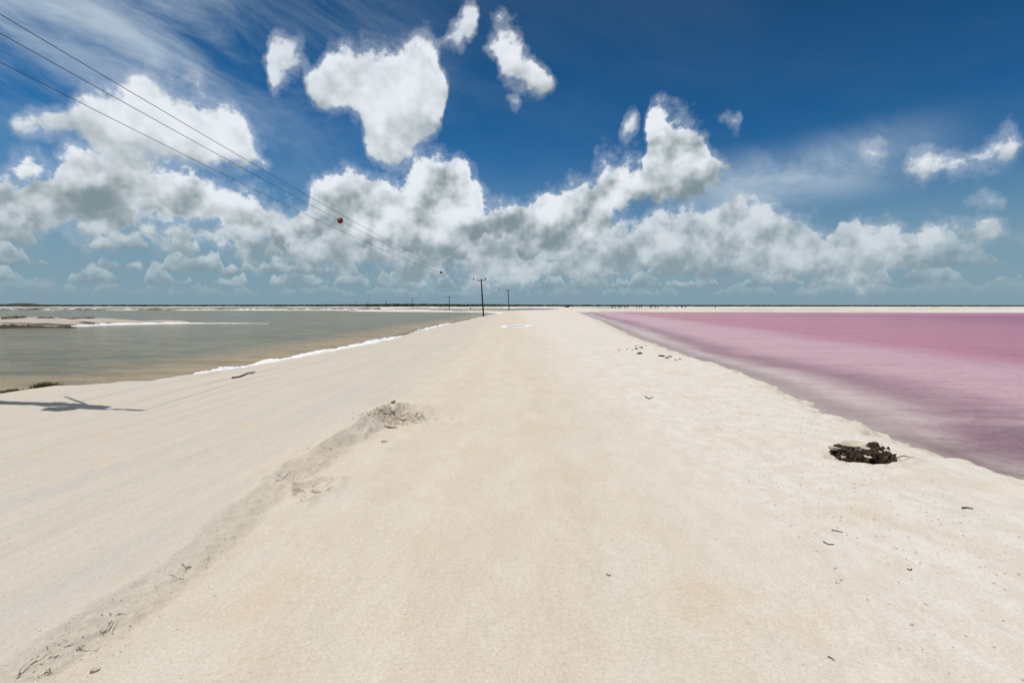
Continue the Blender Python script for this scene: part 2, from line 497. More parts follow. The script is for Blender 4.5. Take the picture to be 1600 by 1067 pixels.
def ground(x, y):
    """height and material masks of the terrain"""
    r = np.hypot(x, y)
    near = r < 45
    mid = r < 400
    s = lakes_sd(x, y)
    # ragged shore
    sj = s.copy()
    wob = 0.15 + 0.06 * np.clip(r / 15, 0, 6)
    sj[mid] += (fbm(x[mid] * 0.9, y[mid] * 0.9, 5, 3, 0.58) * wob[mid])
    sj[~mid] += fbm(x[~mid] * 0.05, y[~mid] * 0.05, 3, 5) * 6.0
    right = sst(x, 0.5, 2.5)
    rn = near & (x > 1) & (np.abs(s) < 1.6)
    if rn.any():
        sj[rn] += fbm(x[rn] * 2.6, y[rn] * 2.2, 4, 7, 0.6) * 0.13
    land = -sj
    wid = 2.3 * (1 - right) + 1.15 * right
    wid = wid * (1 + 0.9 * np.clip((r - 15) / 60, 0, 1.5))
    up = np.clip(land / wid, 0, 1)
    z = WL + (-WL) * (1 - (1 - up) ** 2.2)
    lip = right * (r < 60) * (0.07 + 0.05 * pn(x * 0.8, y * 0.8, 9))
    z += lip * sst(land, 0.0, 0.10) * (1 - sst(land, 0.25, 1.0))
    z = np.where(land < 0, WL + np.maximum(land * 0.10, -0.55), z)
    # gentle swell of the land
    z += np.where(land > 0, fbm(x * 0.12, y * 0.12, 3, 11) * 0.05 * np.clip(land / 3, 0, 1), 0)
    z += np.where((land > 0) & (r > 150), fbm(x * 0.03, y * 0.03, 3, 13) * 0.25 * sst(r, 150, 400), 0)
    # crown of the road in the distance
    z += 0.10 * np.exp(-((x - 9) / 12) ** 2) * sst(y, 40, 130) * np.clip(land / 6, 0, 1) * (1 - sst(y, 230, 300))
    bar = (x < -20) & (y > 40) & (y < 120) & (land > 0)
    if bar.any():
        z[bar] += np.clip(land[bar] / 1.2, 0, 1) * (0.12 + 0.26 * fbm(x[bar] * 0.16, y[bar] * 0.3, 3, 19)) * sst(-x[bar], 40, 48)
    mud = np.zeros_like(x)
    torn = np.zeros_like(x)
    wet = sst(-s, 0.5, -1.6) * (1 - right) + sst(-s, 0.2, -0.6) * right
    # crusty, undercut bank on the pink side
    m = near & (x > 0) & (land > -0.3) & (land < 2.2)
    if m.any():
        xm, ym, lm = x[m], y[m], land[m]
        led = fbm(xm * 2.2 + 4, ym * 2.2, 4, 41)
        step = np.abs(fbm(xm * 1.1, ym * 1.1, 3, 43))
        k = np.exp(-((lm - 0.45) / 0.4) ** 2)
        z[m] += k * (0.035 * led + 0.05 * (0.4 - step))
        mk = sst(fbm(xm * 2.6, ym * 4.4, 4, 47, 0.6), 0.30, 0.50) * np.exp(-((lm - 0.28) / 0.20) ** 2)
        mud[m] = np.maximum(mud[m], mk * 0.48)
        z[m] -= mk * 0.03
    if near.any():
        xn, yn, ln = x[near], y[near], land[near]
        dry = np.clip(ln / 0.6, 0, 1)
        zz = fbm(xn * 1.1, yn * 0.8, 4, 21, 0.42) * 0.012
        zz += fbm(xn * 6.0, yn * 5.0, 3, 23) * 0.0045
        # wheel tracks: long shallow ruts
        lt = sst(-xn, 2.4, 3.6)
        c = xn - 0.11 * yn
        zz += lt * (pn(c * 2.6, yn * 0.10, 31) * 0.013 + pn(c * 6.5, yn * 0.16, 33) * 0.007)
        zz += (1 - lt) * (pn(xn * 1.5 + 7, yn * 0.07, 35) * 0.010)
        # foot-worn crumbly crust on the right
        rt = sst(xn, 1.4, 3.2)
        bil = np.abs(fbm(xn * 2.3, yn * 1.7, 4, 37))
        zz += rt * (0.005 * bil - 0.0015) * (0.35 + 0.65 * sst(fbm(xn * 0.5, yn * 0.5, 2, 38), -0.2, 0.4))
        # small hollows on the left by the shore
        lb = np.exp(-((ln - 1.2) / 0.8) ** 2) * (1 - right[near])
        zz += lb * fbm(xn * 1.3, yn * 1.6, 4, 51) * 0.035
        # graded windrow
        d, arc, L = line_sd(xn, yn, berm)
        amp = (0.10 + 0.10 * sst(arc, 3.2, 6.0)) * sst(arc, 0.0, 1.0) * sst(L - arc, 0.0, 0.7)
        amp = amp * (1 + 0.35 * pn(arc * 1.3, arc * 0 + 0.5, 61))
        dj = d + 0.06 * fbm(xn * 1.7, yn * 1.7, 5, 63, 0.6)
        lft = np.exp(np.minimum(dj, 0) / 0.42)
        rgt = (1 - np.clip((dj + 0.01) / 0.40, 0, 1)) ** 1.15
        prof_ = np.where(dj < 0, lft, rgt)
        zz += amp * prof_
        rs = np.exp(-((dj - 0.26) / 0.22) ** 2) * sst(amp, 0.02, 0.06)
        crumb = np.abs(fbm(xn * 7, yn * 7, 4, 67, 0.6))
        zz += rs * (crumb * 0.022 - 0.006)
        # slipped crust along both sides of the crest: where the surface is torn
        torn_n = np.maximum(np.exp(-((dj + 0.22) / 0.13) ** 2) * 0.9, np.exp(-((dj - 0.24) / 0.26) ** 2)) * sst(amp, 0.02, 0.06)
        mudn = np.zeros_like(xn)
        # bite at the end of the windrow
        for (cx, cy), rad, dep in ((pit1, 0.42, 0.12), (pit2, 0.20, 0.05)):
            q = np.hypot((xn - cx), (yn - cy) * 0.62) + 0.10 * fbm(xn * 4, yn * 4, 3, 81)
            zz -= dep * (1 - sst(q, rad * 0.30, rad))
            zz += 0.03 * np.exp(-((q - rad * 1.15) / 0.12) ** 2)
            zz += (1 - sst(q, rad * 0.9, rad * 1.5)) * (np.abs(fbm(xn * 6, yn * 6, 4, 83, 0.6)) * 0.045)
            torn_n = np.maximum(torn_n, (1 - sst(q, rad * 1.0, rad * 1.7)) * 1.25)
        # hollow washed out of the right bank
        q = np.hypot((xn - hollow[0]) / 0.52, (yn - hollow[1]) / 0.34) + 0.22 * fbm(xn * 5, yn * 5, 3, 91)
        zz -= 0.05 * (1 - sst(q, 0.45, 1.0))
        zz += 0.03 * np.exp(-((q - 1.15) / 0.16) ** 2)
        # puddle basin
        zz *= dry
        z[near] += zz
        mud[near] = np.maximum(mud[near], mudn)
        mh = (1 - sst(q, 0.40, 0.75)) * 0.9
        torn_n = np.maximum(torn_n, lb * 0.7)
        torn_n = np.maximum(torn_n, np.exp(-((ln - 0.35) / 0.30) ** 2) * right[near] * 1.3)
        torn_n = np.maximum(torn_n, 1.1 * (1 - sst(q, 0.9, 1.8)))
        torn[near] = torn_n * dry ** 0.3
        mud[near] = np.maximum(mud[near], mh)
    q = np.hypot((x - puddle_c[0]) / 2.6, (y - puddle_c[1]) / 5.0)
    z -= 0.09 * (1 - sst(q, 0.3, 1.0))
    # dark eroded banks of the sandbar and the far dikes
    if bar.any():
        k = sst(fbm(x[bar] * 0.10, y[bar] * 0.55, 3, 95), 0.02, 0.20) * np.exp(-((land[bar] - 1.3) / 0.9) ** 2)
        k2 = sst(fbm(x[bar] * 0.08, y[bar] * 0.35, 3, 97), 0.05, 0.22) * sst(y[bar], 80, 86) * 0.8
        mud[bar] = np.maximum(mud[bar], np.maximum(k, k2) * sst(-x[bar], 44, 52))
        mud[bar] = np.maximum(mud[bar], 0.36 * sst(-x[bar], 40, 50))
    f = (y > 185) & (land > 0)
    if f.any():
        k = sst(fbm(x[f] * 0.035, y[f] * 0.02, 3, 99), 0.12, 0.34) * (0.35 + 0.45 * sst(-x[f], 0, 60))
        mud[f] = np.maximum(mud[f], k)
    return z, s, land, mud, wet, torn


# ------------------------------------------------------------------ mesh helpers
def grid_mesh(name, xs, ys, z, keep=None, attrs=None, smooth=True):
    ny, nx = len(ys), len(xs)
    X, Y = np.meshgrid(xs, ys)
    co = np.stack([X.ravel(), Y.ravel(), z.ravel()], 1).astype(np.float32)
    i = np.arange(ny - 1)[:, None] * nx + np.arange(nx - 1)[None, :]
    q = np.stack([i, i + 1, i + nx + 1, i + nx], -1).reshape(-1, 4)
    if keep is not None:
        kv = keep.ravel()
        q = q[kv[q].any(1)]
        used = np.zeros(nx * ny, bool)
        used[q.ravel()] = True
        remap = np.cumsum(used) - 1
        co = co[used]
        q = remap[q]
        attrs = {k: v.ravel()[used] for k, v in (attrs or {}).items()}
    me = bpy.data.meshes.new(name)
    me.vertices.add(len(co))
    me.vertices.foreach_set('co', co.ravel())
    me.loops.add(q.size)
    me.loops.foreach_set('vertex_index', q.ravel().astype(np.int32))
    me.polygons.add(len(q))
    me.polygons.foreach_set('loop_start', np.arange(0, q.size, 4, dtype=np.int32))
    me.polygons.foreach_set('use_smooth', np.full(len(q), smooth))
    me.update(calc_edges=True)
    for k, v in (attrs or {}).items():
        a = me.attributes.new(k, 'FLOAT', 'POINT')
        a.data.foreach_set('value', v.ravel().astype(np.float32))
    return me


class MB:
    def __init__(self):
        self.v, self.f = [], []

    def box(self, c, s, rot=None):
        b = len(self.v)
        for sx in (-1, 1):
            for sy in (-1, 1):
                for sz in (-1, 1):
                    p = Vector((sx * s[0] / 2, sy * s[1] / 2, sz * s[2] / 2))
                    if rot is not None:
                        p = rot @ p
                    self.v.append(tuple(Vector(c) + p))
        for q in ((0, 1, 3, 2), (4, 6, 7, 5), (0, 4, 5, 1), (2, 3, 7, 6), (0, 2, 6, 4), (1, 5, 7, 3)):
            self.f.append(tuple(b + i for i in q))
        return self

    def tube(self, pts, radii, n=8, cap=True):
        pts = [Vector(p) for p in pts]
        b0 = len(self.v)
        prev = None
        for i, p in enumerate(pts):
            t = (pts[min(i + 1, len(pts) - 1)] - pts[max(i - 1, 0)]).normalized()
            if prev is None:
                a = t.orthogonal().normalized()
            else:
                a = (prev - t * prev.dot(t)).normalized()
            prev = a
            bb = t.cross(a)
            r = radii[i] if hasattr(radii, '__len__') else radii
            for k in range(n):
                th = 2 * math.pi * k / n
                self.v.append(tuple(p + (a * math.cos(th) + bb * math.sin(th)) * r))
        for i in range(len(pts) - 1):
            for k in range(n):
                self.f.append((b0 + i * n + k, b0 + i * n + (k + 1) % n, b0 + (i + 1) * n + (k + 1) % n, b0 + (i + 1) * n + k))
        if cap:
            self.f.append(tuple(b0 + k for k in reversed(range(n))))
            e = b0 + (len(pts) - 1) * n
            self.f.append(tuple(e + k for k in range(n)))
        return self

    def lathe(self, prof_, n=16, base=(0, 0, 0)):
        """prof_: (radius, height) from bottom to top"""
        return self.tube([(base[0], base[1], base[2] + h) for r, h in prof_], [max(r, 1e-4) for r, h in prof_], n)

    def lump(self, c, r, seed, squash=(1, 1, 1), rough=0.35, sub=2, rot=0.0):
        import bmesh
        bm = bmesh.new()
        bmesh.ops.create_icosphere(bm, subdivisions=sub, radius=1.0)
        rr = random.Random(seed)
        off = [rr.uniform(0, 50) for _ in range(3)]
        b = len(self.v)
        from mathutils import noise as mn
        ca, sa = math.cos(rot), math.sin(rot)
        for vv in bm.verts:
            p = vv.co
            k = 1 + rough * (mn.noise(p * 1.6 + Vector(off)) + 0.6 * mn.noise(p * 3.7 + Vector(off)))
            x, y, zz = p.x * k * squash[0] * r, p.y * k * squash[1] * r, p.z * k * squash[2] * r
            self.v.append((c[0] + x * ca - y * sa, c[1] + x * sa + y * ca, c[2] + zz))
        bm.verts.index_update()
        for fc in bm.faces:
            self.f.append(tuple(b + q.index for q in fc.verts))
        bm.free()
        return self

    def slab(self, c, r, th, seed, tilt=0.3, az=0.0):
        """an irregular plate of dried crust"""
        rr = random.Random(seed)
        n = rr.randint(6, 9)
        rot = Matrix.Rotation(az, 3, 'Z') @ Matrix.Rotation(tilt, 3, 'Y') @ Matrix.Rotation(rr.uniform(-0.15, 0.15), 3, 'X')
        b = len(self.v)
        rad = [r * rr.uniform(0.65, 1.2) for _ in range(n)]
        spin = rr.uniform(0, 6.28)
        for lay, (zz, k) in enumerate(((-th / 2, 0.9), (th * 0.2, 1.0), (th / 2, 0.86))):
            for i in range(n):
                a = spin + 2 * math.pi * i / n
                p = rot @ Vector((math.cos(a) * rad[i] * k * 1.25, math.sin(a) * rad[i] * k * 0.8, zz + rr.uniform(-1, 1) * th * 0.12))
                self.v.append((c[0] + p.x, c[1] + p.y, c[2] + p.z))
        for lay in range(2):
            for i in range(n):
                j = (i + 1) % n
                self.f.append((b + lay * n + i, b + lay * n + j, b + (lay + 1) * n + j, b + (lay + 1) * n + i))
        self.f.append(tuple(b + i for i in reversed(range(n))))
        self.f.append(tuple(b + 2 * n + i for i in range(n)))
        return self

    def mesh(self, name, mat, smooth=False):
        me = bpy.data.meshes.new(name)
        me.from_pydata(self.v, [], self.f)
        me.materials.append(mat)
        if smooth:
            me.polygons.foreach_set('use_smooth', [True] * len(me.polygons))
        me.update()
        return me

    def build(self, name, mat, parent=None, smooth=False, loc=(0, 0, 0)):
        o = bpy.data.objects.new(name, self.mesh(name, mat, smooth))
        o.location = loc
        COL.objects.link(o)
        if parent:
            o.parent = parent
        return o


def tag(o, label=None, cat=None, group=None, kind=None):
    if label:
        o['label'] = label
    if cat:
        o['category'] = cat
    if group:
        o['group'] = group
    if kind:
        o['kind'] = kind
    return o


def empty(name, loc, rot=(0, 0, 0)):
    o = bpy.data.objects.new(name, None)
    o.empty_display_size = 0.3
    o.location = loc
    o.rotation_euler = rot
    COL.objects.link(o)
    return o


def zat(x, y):
    return float(ground(np.array([float(x)]), np.array([float(y)]))[0][0])


# ------------------------------------------------------------------ materials
def material(name, rough=0.8, spec=0.3, col=(0.5, 0.5, 0.5)):
    m = bpy.data.materials.new(name)
    m.use_nodes = True
    t = NT(m.node_tree)
    p = t.n['Principled BSDF']
    p.inputs['Roughness'].default_value = rough
    p.inputs['Specular IOR Level'].default_value = spec
    p.inputs['Base Color'].default_value = (*col, 1)
    return m, t, p


def bump(t, p, height, strength, dist):
    b = t.new('ShaderNodeBump')
    b.inputs['Strength'].default_value = strength
    b.inputs['Distance'].default_value = dist
    t.put(b.inputs['Height'], height)
    t.l.new(b.outputs[0], p.inputs['Normal'])
    return b


def varied(name, c1, c2, scale, rough=0.8, bscale=None, bstr=0.4, bdist=0.01, spec=0.25, stretch=(1, 1, 1)):
    m, t, p = material(name, rough, spec)
    pos = t.vmul(t.new('ShaderNodeTexCoord').outputs['Object'], stretch)
    n = t.noise(pos, scale, 6, 0.6)
    t.put(p.inputs['Base Color'], t.mix(t.ss(n, 0.35, 0.65), c1, c2))
    if bscale:
        bump(t, p, t.noise(pos, bscale, 5, 0.6), bstr, bdist)
    return m


def ground_material():
    m, t, p = material('pale_sand', 0.92, 0.15)
    pos = t.new('ShaderNodeNewGeometry').outputs['Position']
    X, Y, Z = t.sep(pos)[:3]
    warm, warm2 = (0.525, 0.458, 0.380), (0.562, 0.503, 0.432)
    grey, grey2 = (0.480, 0.443, 0.395), (0.520, 0.464, 0.396)
    white, white2 = (0.610, 0.570, 0.525), (0.565, 0.512, 0.452)
    big = t.noise(pos, 0.35, 5, 0.55)
    blot = t.noise(t.vmul(pos, (1.0, 0.55, 1.0)), 2.1, 7, 0.62, dist=0.4)
    # stripes left by tyres
    cx = t.sub(X, t.mul(Y, 0.11))
    stripe = t.noise(t.xyz(t.mul(cx, 3.1), t.mul(Y, 0.10), 0.0), 1.0, 4, 0.6)
    stripe2 = t.noise(t.xyz(t.mul(X, 1.3), t.mul(Y, 0.06), 4.0), 1.0, 4, 0.55)
    cw = t.mix(t.ss(t.add(t.mul(blot, 0.6), t.mul(stripe2, 0.4)), 0.38, 0.62), warm, warm2)
    cg = t.mix(t.ss(t.add(t.mul(stripe, 0.75), t.mul(blot, 0.25)), 0.40, 0.60), grey, grey2)
    chalk = t.noise(t.vmul(pos, (1.0, 0.7, 1.0)), 3.4, 8, 0.66, dist=0.6)
    cr = t.mix(t.ss(chalk, 0.40, 0.62), white2, white)
    fl = t.ss(t.add(X, t.mul(t.sub(big, 0.5), 2.2)), -2.2, -3.6)
    fr = t.ss(t.add(X, t.mul(t.sub(big, 0.5), 4.0)), 0.4, 3.4)
    c = t.mix(fl, cw, cg)
    c = t.mix(fr, c, cr)
    # patches of peach-coloured marl
    pch = t.noise(pos, 0.9, 6, 0.6, dist=0.5)
    c = t.mix(t.ss(pch, 0.52, 0.72, 0.0, 0.55), c, (0.535, 0.430, 0.320))
    # fine mottling, grit, shell flecks
    gr = t.noise(pos, 38.0, 4, 0.7)
    c = t.mix(1.0, c, t.mix(t.ss(gr, 0.3, 0.7), (0.90, 0.89, 0.87), (1.06, 1.06, 1.06)), 'MULTIPLY')
    v = t.voro(pos, 9.0)
    c = t.mix(t.ss(v, 0.045, 0.03), c, (0.74, 0.73, 0.71))
    v2 = t.voro(t.vadd(pos, (3.7, 1.1, 0)), 6.0)
    c = t.mix(t.ss(v2, 0.040, 0.028, 0.0, 0.65), c, (0.22, 0.18, 0.14))
    # torn crust: loosened duller earth, its tint also painting flank shade, and broken cracks
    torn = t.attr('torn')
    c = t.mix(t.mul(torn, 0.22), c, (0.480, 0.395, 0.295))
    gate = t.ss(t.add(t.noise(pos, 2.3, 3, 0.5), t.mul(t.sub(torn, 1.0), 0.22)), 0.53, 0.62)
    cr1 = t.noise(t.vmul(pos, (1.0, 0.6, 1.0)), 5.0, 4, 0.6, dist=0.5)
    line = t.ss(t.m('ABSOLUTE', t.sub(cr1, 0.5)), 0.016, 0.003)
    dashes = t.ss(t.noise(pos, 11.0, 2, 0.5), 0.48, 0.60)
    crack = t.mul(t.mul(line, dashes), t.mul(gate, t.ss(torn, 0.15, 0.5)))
    c = t.mix(t.mul(crack, 0.75), c, (0.100, 0.072, 0.050))  # shadow inside the cracks painted as dark brown
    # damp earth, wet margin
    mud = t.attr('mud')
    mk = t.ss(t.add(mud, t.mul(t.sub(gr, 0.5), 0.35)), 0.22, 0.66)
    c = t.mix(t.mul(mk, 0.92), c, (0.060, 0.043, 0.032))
    wet = t.attr('wet')
    c = t.mix(t.mul(wet, 0.9), c, t.mix(t.ss(X, 0.0, 3.0), (0.300, 0.225, 0.135), (0.460, 0.385, 0.360)))
    # far flats: salt and bare earth in long bands
    far = t.ss(Y, 170.0, 260.0)
    fb = t.noise(t.vmul(pos, (0.012, 0.030, 0.0)), 1.0, 6, 0.6)
    cf = t.mix(t.ss(fb, 0.40, 0.58), (0.44, 0.385, 0.315), (0.62, 0.59, 0.545))
    c = t.mix(t.mul(far, t.sub(1.0, mk)), c, cf)
    t.put(p.inputs['Base Color'], c)
    t.put(p.inputs['Roughness'], t.lin(wet, 0, 1, 0.93, 0.5))
    h = t.add(t.mul(t.noise(pos, 14.0, 6, 0.65), 0.7), t.mul(t.noise(pos, 75.0, 4, 0.6), 0.3))
    h = t.add(h, t.mul(t.ss(t.voro(pos, 22.0), 0.22, 0.06), 0.10))
    h = t.sub(h, t.mul(crack, 1.2))
    h = t.add(h, t.mul(t.mul(gate, torn), t.mul(t.noise(pos, 9.0, 5, 0.65), 1.0)))
    bump(t, p, h, 0.75, 0.020)
    return m


def water_material(name, pink):
    m, t, p = material(name, 0.12, 0.5)
    p.inputs['IOR'].default_value = 1.33
    pos = t.new('ShaderNodeNewGeometry').outputs['Position']
    X, Y, Z = t.sep(pos)[:3]
    s = t.attr('off')                        # metres out from the shore
    if pink:
        warp = t.noise(t.vmul(pos, (0.16, 0.045, 1.0)), 1.0, 5, 0.55, dist=0.8)
        fine = t.noise(t.vmul(pos, (0.55, 0.28, 1.0)), 1.0, 6, 0.6, dist=0.8)
        ss_ = t.add(s, t.add(t.mul(t.sub(warp, 0.5), 6.0), t.mul(t.sub(fine, 0.5), 1.2)))
        shallow, mauve = (0.575, 0.465, 0.435), (0.330, 0.180, 0.205)
        pale, rose, mag = (0.570, 0.350, 0.385), (0.470, 0.180, 0.230), (0.350, 0.105, 0.185)
        c = t.mix(t.ss(ss_, 1.5, 3.8), shallow, mauve)
        c = t.mix(t.ss(ss_, 3.6, 6.8), c, pale)
        c = t.mix(t.ss(ss_, 11.0, 18.0), c, rose)
        c = t.mix(t.ss(ss_, 30.0, 90.0), c, mag)
        # pale mineral bottom showing in the near shallows
        nearm = t.mul(t.ss(Y, 17.0, 10.0), t.ss(t.noise(t.vmul(pos, (0.30, 0.50, 1)), 1.0, 5, 0.6, dist=1.0), 0.40, 0.58))
        c = t.mix(t.mul(nearm, 0.40), c, (0.530, 0.435, 0.425))
        # a deeper pocket close to the bank
        ex = t.div(t.sub(X, 11.2), 3.9)
        ey = t.div(t.sub(t.add(Y, t.mul(t.sub(X, 11.2), 0.10)), 8.7), 2.3)
        rad = t.m('SQRT', t.add(t.mul(ex, ex), t.mul(ey, ey)))
        c = t.mix(t.ss(t.add(rad, t.mul(t.sub(fine, 0.5), 1.3)), 1.15, 0.55, 0.0, 0.85), c, (0.235, 0.125, 0.150))
        streak = t.noise(t.vmul(pos, (0.10, 1.4, 1.0)), 1.0, 5, 0.65)
        c = t.mix(1.0, c, t.mix(t.ss(streak, 0.3, 0.7), (0.90, 0.87, 0.89), (1.07, 1.07, 1.07)), 'MULTIPLY')
        alpha = t.ss(t.add(s, t.mul(t.sub(fine, 0.5), 0.7)), -0.1, 2.0, 0.30, 1.0)
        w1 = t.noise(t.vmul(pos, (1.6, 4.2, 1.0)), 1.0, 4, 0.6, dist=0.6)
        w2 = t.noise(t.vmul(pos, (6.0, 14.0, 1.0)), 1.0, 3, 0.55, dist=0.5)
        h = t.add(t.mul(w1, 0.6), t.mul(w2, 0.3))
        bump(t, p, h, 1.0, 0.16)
        c = t.mix(t.ss(h, 0.50, 0.40, 0.0, 0.6), c, t.mix(1.0, c, (0.86, 0.76, 0.80), 'MULTIPLY'))  # darker troughs paint the ripples' shade into the water colour
        p.inputs['Roughness'].default_value = 0.22
        p.inputs['Specular IOR Level'].default_value = 0.33
    else:
        fine = t.noise(t.vmul(pos, (0.6, 0.6, 1.0)), 1.0, 5, 0.6, dist=0.6)
        patch = t.noise(t.vmul(pos, (0.05, 0.11, 1.0)), 1.0, 5, 0.6)
        so = t.add(s, t.mul(t.sub(fine, 0.5), 1.0))
        c = t.mix(t.ss(so, 1.2, 8.5), (0.360, 0.265, 0.140), (0.178, 0.162, 0.098))
        c = t.mix(t.ss(patch, 0.40, 0.65, 0.0, 0.6), c, t.mix(1.0, c, (1.22, 1.18, 1.12), 'MULTIPLY'))
        alpha = t.ss(so, -0.2, 1.6, 0.30, 1.0)
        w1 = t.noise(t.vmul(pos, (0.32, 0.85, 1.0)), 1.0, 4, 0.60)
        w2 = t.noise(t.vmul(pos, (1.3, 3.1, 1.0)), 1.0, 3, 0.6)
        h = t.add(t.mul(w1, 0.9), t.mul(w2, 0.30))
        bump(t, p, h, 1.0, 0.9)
        c = t.mix(t.ss(h, 0.64, 0.50, 0.0, 1.0), c, t.mix(1.0, c, (0.72, 0.68, 0.60), 'MULTIPLY'))  # darker troughs paint the waves' weaker sky reflection into the colour
        p.inputs['Roughness'].default_value = 0.14
        p.inputs['Specular IOR Level'].default_value = 0.13
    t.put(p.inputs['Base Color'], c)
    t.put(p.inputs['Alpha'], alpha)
    return m


M_GROUND = ground_material()
M_GREY = water_material('grey_brine', False)
M_PINK = water_material('pink_brine', True)
M_WOOD = varied('tarred_pole_wood', (0.030, 0.022, 0.016), (0.055, 0.042, 0.032), 9.0, 0.85, 30.0, 0.5, 0.01, stretch=(4, 4, 0.4))
M_GREYWOOD = varied('weathered_wood', (0.085, 0.070, 0.058), (0.16, 0.135, 0.11), 14.0, 0.9, 60.0, 0.5, 0.006)
M_STEEL = varied('galvanised_steel', (0.20, 0.20, 0.20), (0.30, 0.30, 0.30), 12.0, 0.5, spec=0.5)
M_CERAMIC = varied('dark_red_ceramic', (0.085, 0.012, 0.014), (0.12, 0.02, 0.02), 20.0, 0.25, spec=0.5)
M_WIRE = varied('aluminium_wire', (0.035, 0.036, 0.038), (0.06, 0.06, 0.06), 5.0, 0.6, spec=0.3)
M_BALL = varied('red_marker_shell', (0.13, 0.012, 0.008), (0.18, 0.018, 0.012), 6.0, 0.5, spec=0.3)
M_TANK = varied('transformer_grey', (0.26, 0.27, 0.27), (0.34, 0.35, 0.34), 4.0, 0.55, spec=0.4)
M_CRUST = varied('sand_crust', (0.44, 0.37, 0.29), (0.56, 0.49, 0.40), 7.0, 0.95, 30.0, 0.6, 0.01)
M_DARKEARTH = varied('dark_peaty_earth', (0.030, 0.020, 0.013), (0.095, 0.068, 0.047), 16.0, 0.95, 45.0, 0.9, 0.02)
M_BROWN = varied('brown_earth', (0.10, 0.068, 0.048), (0.18, 0.13, 0.095), 1.2, 0.95, 8.0, 0.6, 0.05)
M_GRASS = varied('salt_grass', (0.050, 0.062, 0.018), (0.095, 0.098, 0.034), 8.0, 0.8)
M_LEAF = varied('mangrove_leaf', (0.018, 0.030, 0.014), (0.042, 0.056, 0.026), 0.35, 0.85)
M_LEAF2 = varied('shrub_leaf', (0.022, 0.028, 0.013), (0.05, 0.052, 0.026), 1.5, 0.85)
M_RED = varied('red_paint', (0.36, 0.02, 0.03), (0.42, 0.03, 0.04), 2.0, 0.4, spec=0.5)
M_GLASS = varied('dark_glass', (0.015, 0.018, 0.02), (0.025, 0.028, 0.03), 2.0, 0.1, spec=0.6)
M_RUBBER = varied('tyre_rubber', (0.015, 0.015, 0.015), (0.03, 0.03, 0.03), 5.0, 0.9)


def foam_material():
    m, t, p = material('salt_foam', 0.75, 0.3)
    pos = t.new('ShaderNodeNewGeometry').outputs['Position']
    n = t.noise(pos, 7.0, 6, 0.6)
    t.put(p.inputs['Base Color'], t.mix(t.ss(n, 0.35, 0.6), (0.62, 0.63, 0.64), (0.78, 0.79, 0.80)))
    p.inputs['Subsurface Weight'].default_value = 0.0
    bump(t, p, t.add(t.noise(pos, 26.0, 5, 0.6), t.mul(t.voro(pos, 40.0), 0.4)), 0.8, 0.03)
    return m


M_FOAM = foam_material()

# ------------------------------------------------------------------ terrain
def spaced(lim, base, core, power):
    out = [0.0]
    x = 0.0
    while x < lim:
        st = base if x < core else base * (x / core) ** power
        x += st
        out.append(x)
    return np.array(out)


half = spaced(9000, 0.026, 4.4, 1.5)
XS = np.concatenate([-half[:0:-1], half])
ys = [-400, -150, -60, -30, -15, -8, -4, -2, -0.8, 0.2, 0.9, 1.4, 1.8, 2.05, 2.2]
y = 2.3
while y < 9000:
    ys.append(y)
    y += max(0.0125, 0.0054 * y) if y < 240 else 0.03 * y
YS = np.array(ys)
gx, gy = np.meshgrid(XS, YS)
gz, gs, gl, gm, gw, gt = ground(gx.ravel(), gy.ravel())
gz = gz - 0.0
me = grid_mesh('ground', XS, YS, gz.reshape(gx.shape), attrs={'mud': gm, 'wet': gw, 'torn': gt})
me.materials.append(M_GROUND)
g_o = bpy.data.objects.new('ground', me)
COL.objects.link(g_o)
tag(g_o, 'pale sand road and bare salt flats between the lakes', kind='structure')


def water_sheet(name, poly, mat, x0, x1, y0, y1, nx, ny, label, logy=True, xmid=None):
    if xmid is not None:                      # finer near the shore side
        u = np.linspace(0, 1, nx) ** 2.6
        xs = xmid + (x1 - xmid) * u if xmid == x0 else (x0 + (xmid - x0) * (1 - u[::-1]))
    else:
        xs = np.linspace(x0, x1, nx)
    yy = np.exp(np.linspace(math.log(y0), math.log(y1), ny)) if logy else np.linspace(y0, y1, ny)
    a, b = np.meshgrid(xs, yy)
    s = poly_sd(a.ravel(), b.ravel(), poly).reshape(a.shape)
    me = grid_mesh(name, xs, yy, np.full(a.shape, WL), keep=s > -1.6, attrs={'off': s})
    me.materials.append(mat)
    o = bpy.data.objects.new(name, me)
    COL.objects.link(o)
    return tag(o, label, kind='structure')


water_sheet('lake', lake_grey_poly, M_GREY, -900, 4, 6, 275, 420, 320, 'grey-green rippled salt lake on the left of the road', xmid=4)
water_sheet('far_lake', lake_far_poly, M_GREY, -900, -60, 280, 570, 80, 50, 'narrow far strip of grey water behind the broken dike', logy=False)
water_sheet('lagoon', lagoon_poly, M_GREY, -130, 60, 180, 420, 120, 120, 'small grey lagoon behind the second utility pole', logy=False)
water_sheet('salt_pan', sliver_poly, M_GREY, 20, 220, 350, 620, 60, 60, 'thin grey water strip below the row of wooden posts', logy=False)
# the pink lake reaches past the camera on the right
a_y = np.concatenate([np.linspace(-12, 4, 20)[:-1], np.exp(np.linspace(math.log(4), math.log(200), 330))])
a_x = 2 + 900 * np.linspace(0, 1, 420) ** 2.6
pa, pb = np.meshgrid(a_x, a_y)
psd = poly_sd(pa.ravel(), pb.ravel(), lake_pink_poly).reshape(pa.shape)
me = grid_mesh('pink_lake', a_x, a_y, np.full(pa.shape, WL), keep=psd > -1.6, attrs={'off': psd})
me.materials.append(M_PINK)
o = bpy.data.objects.new('pink_lake', me)
COL.objects.link(o)
tag(o, 'pink salt lake on the right of the road', kind='structure')

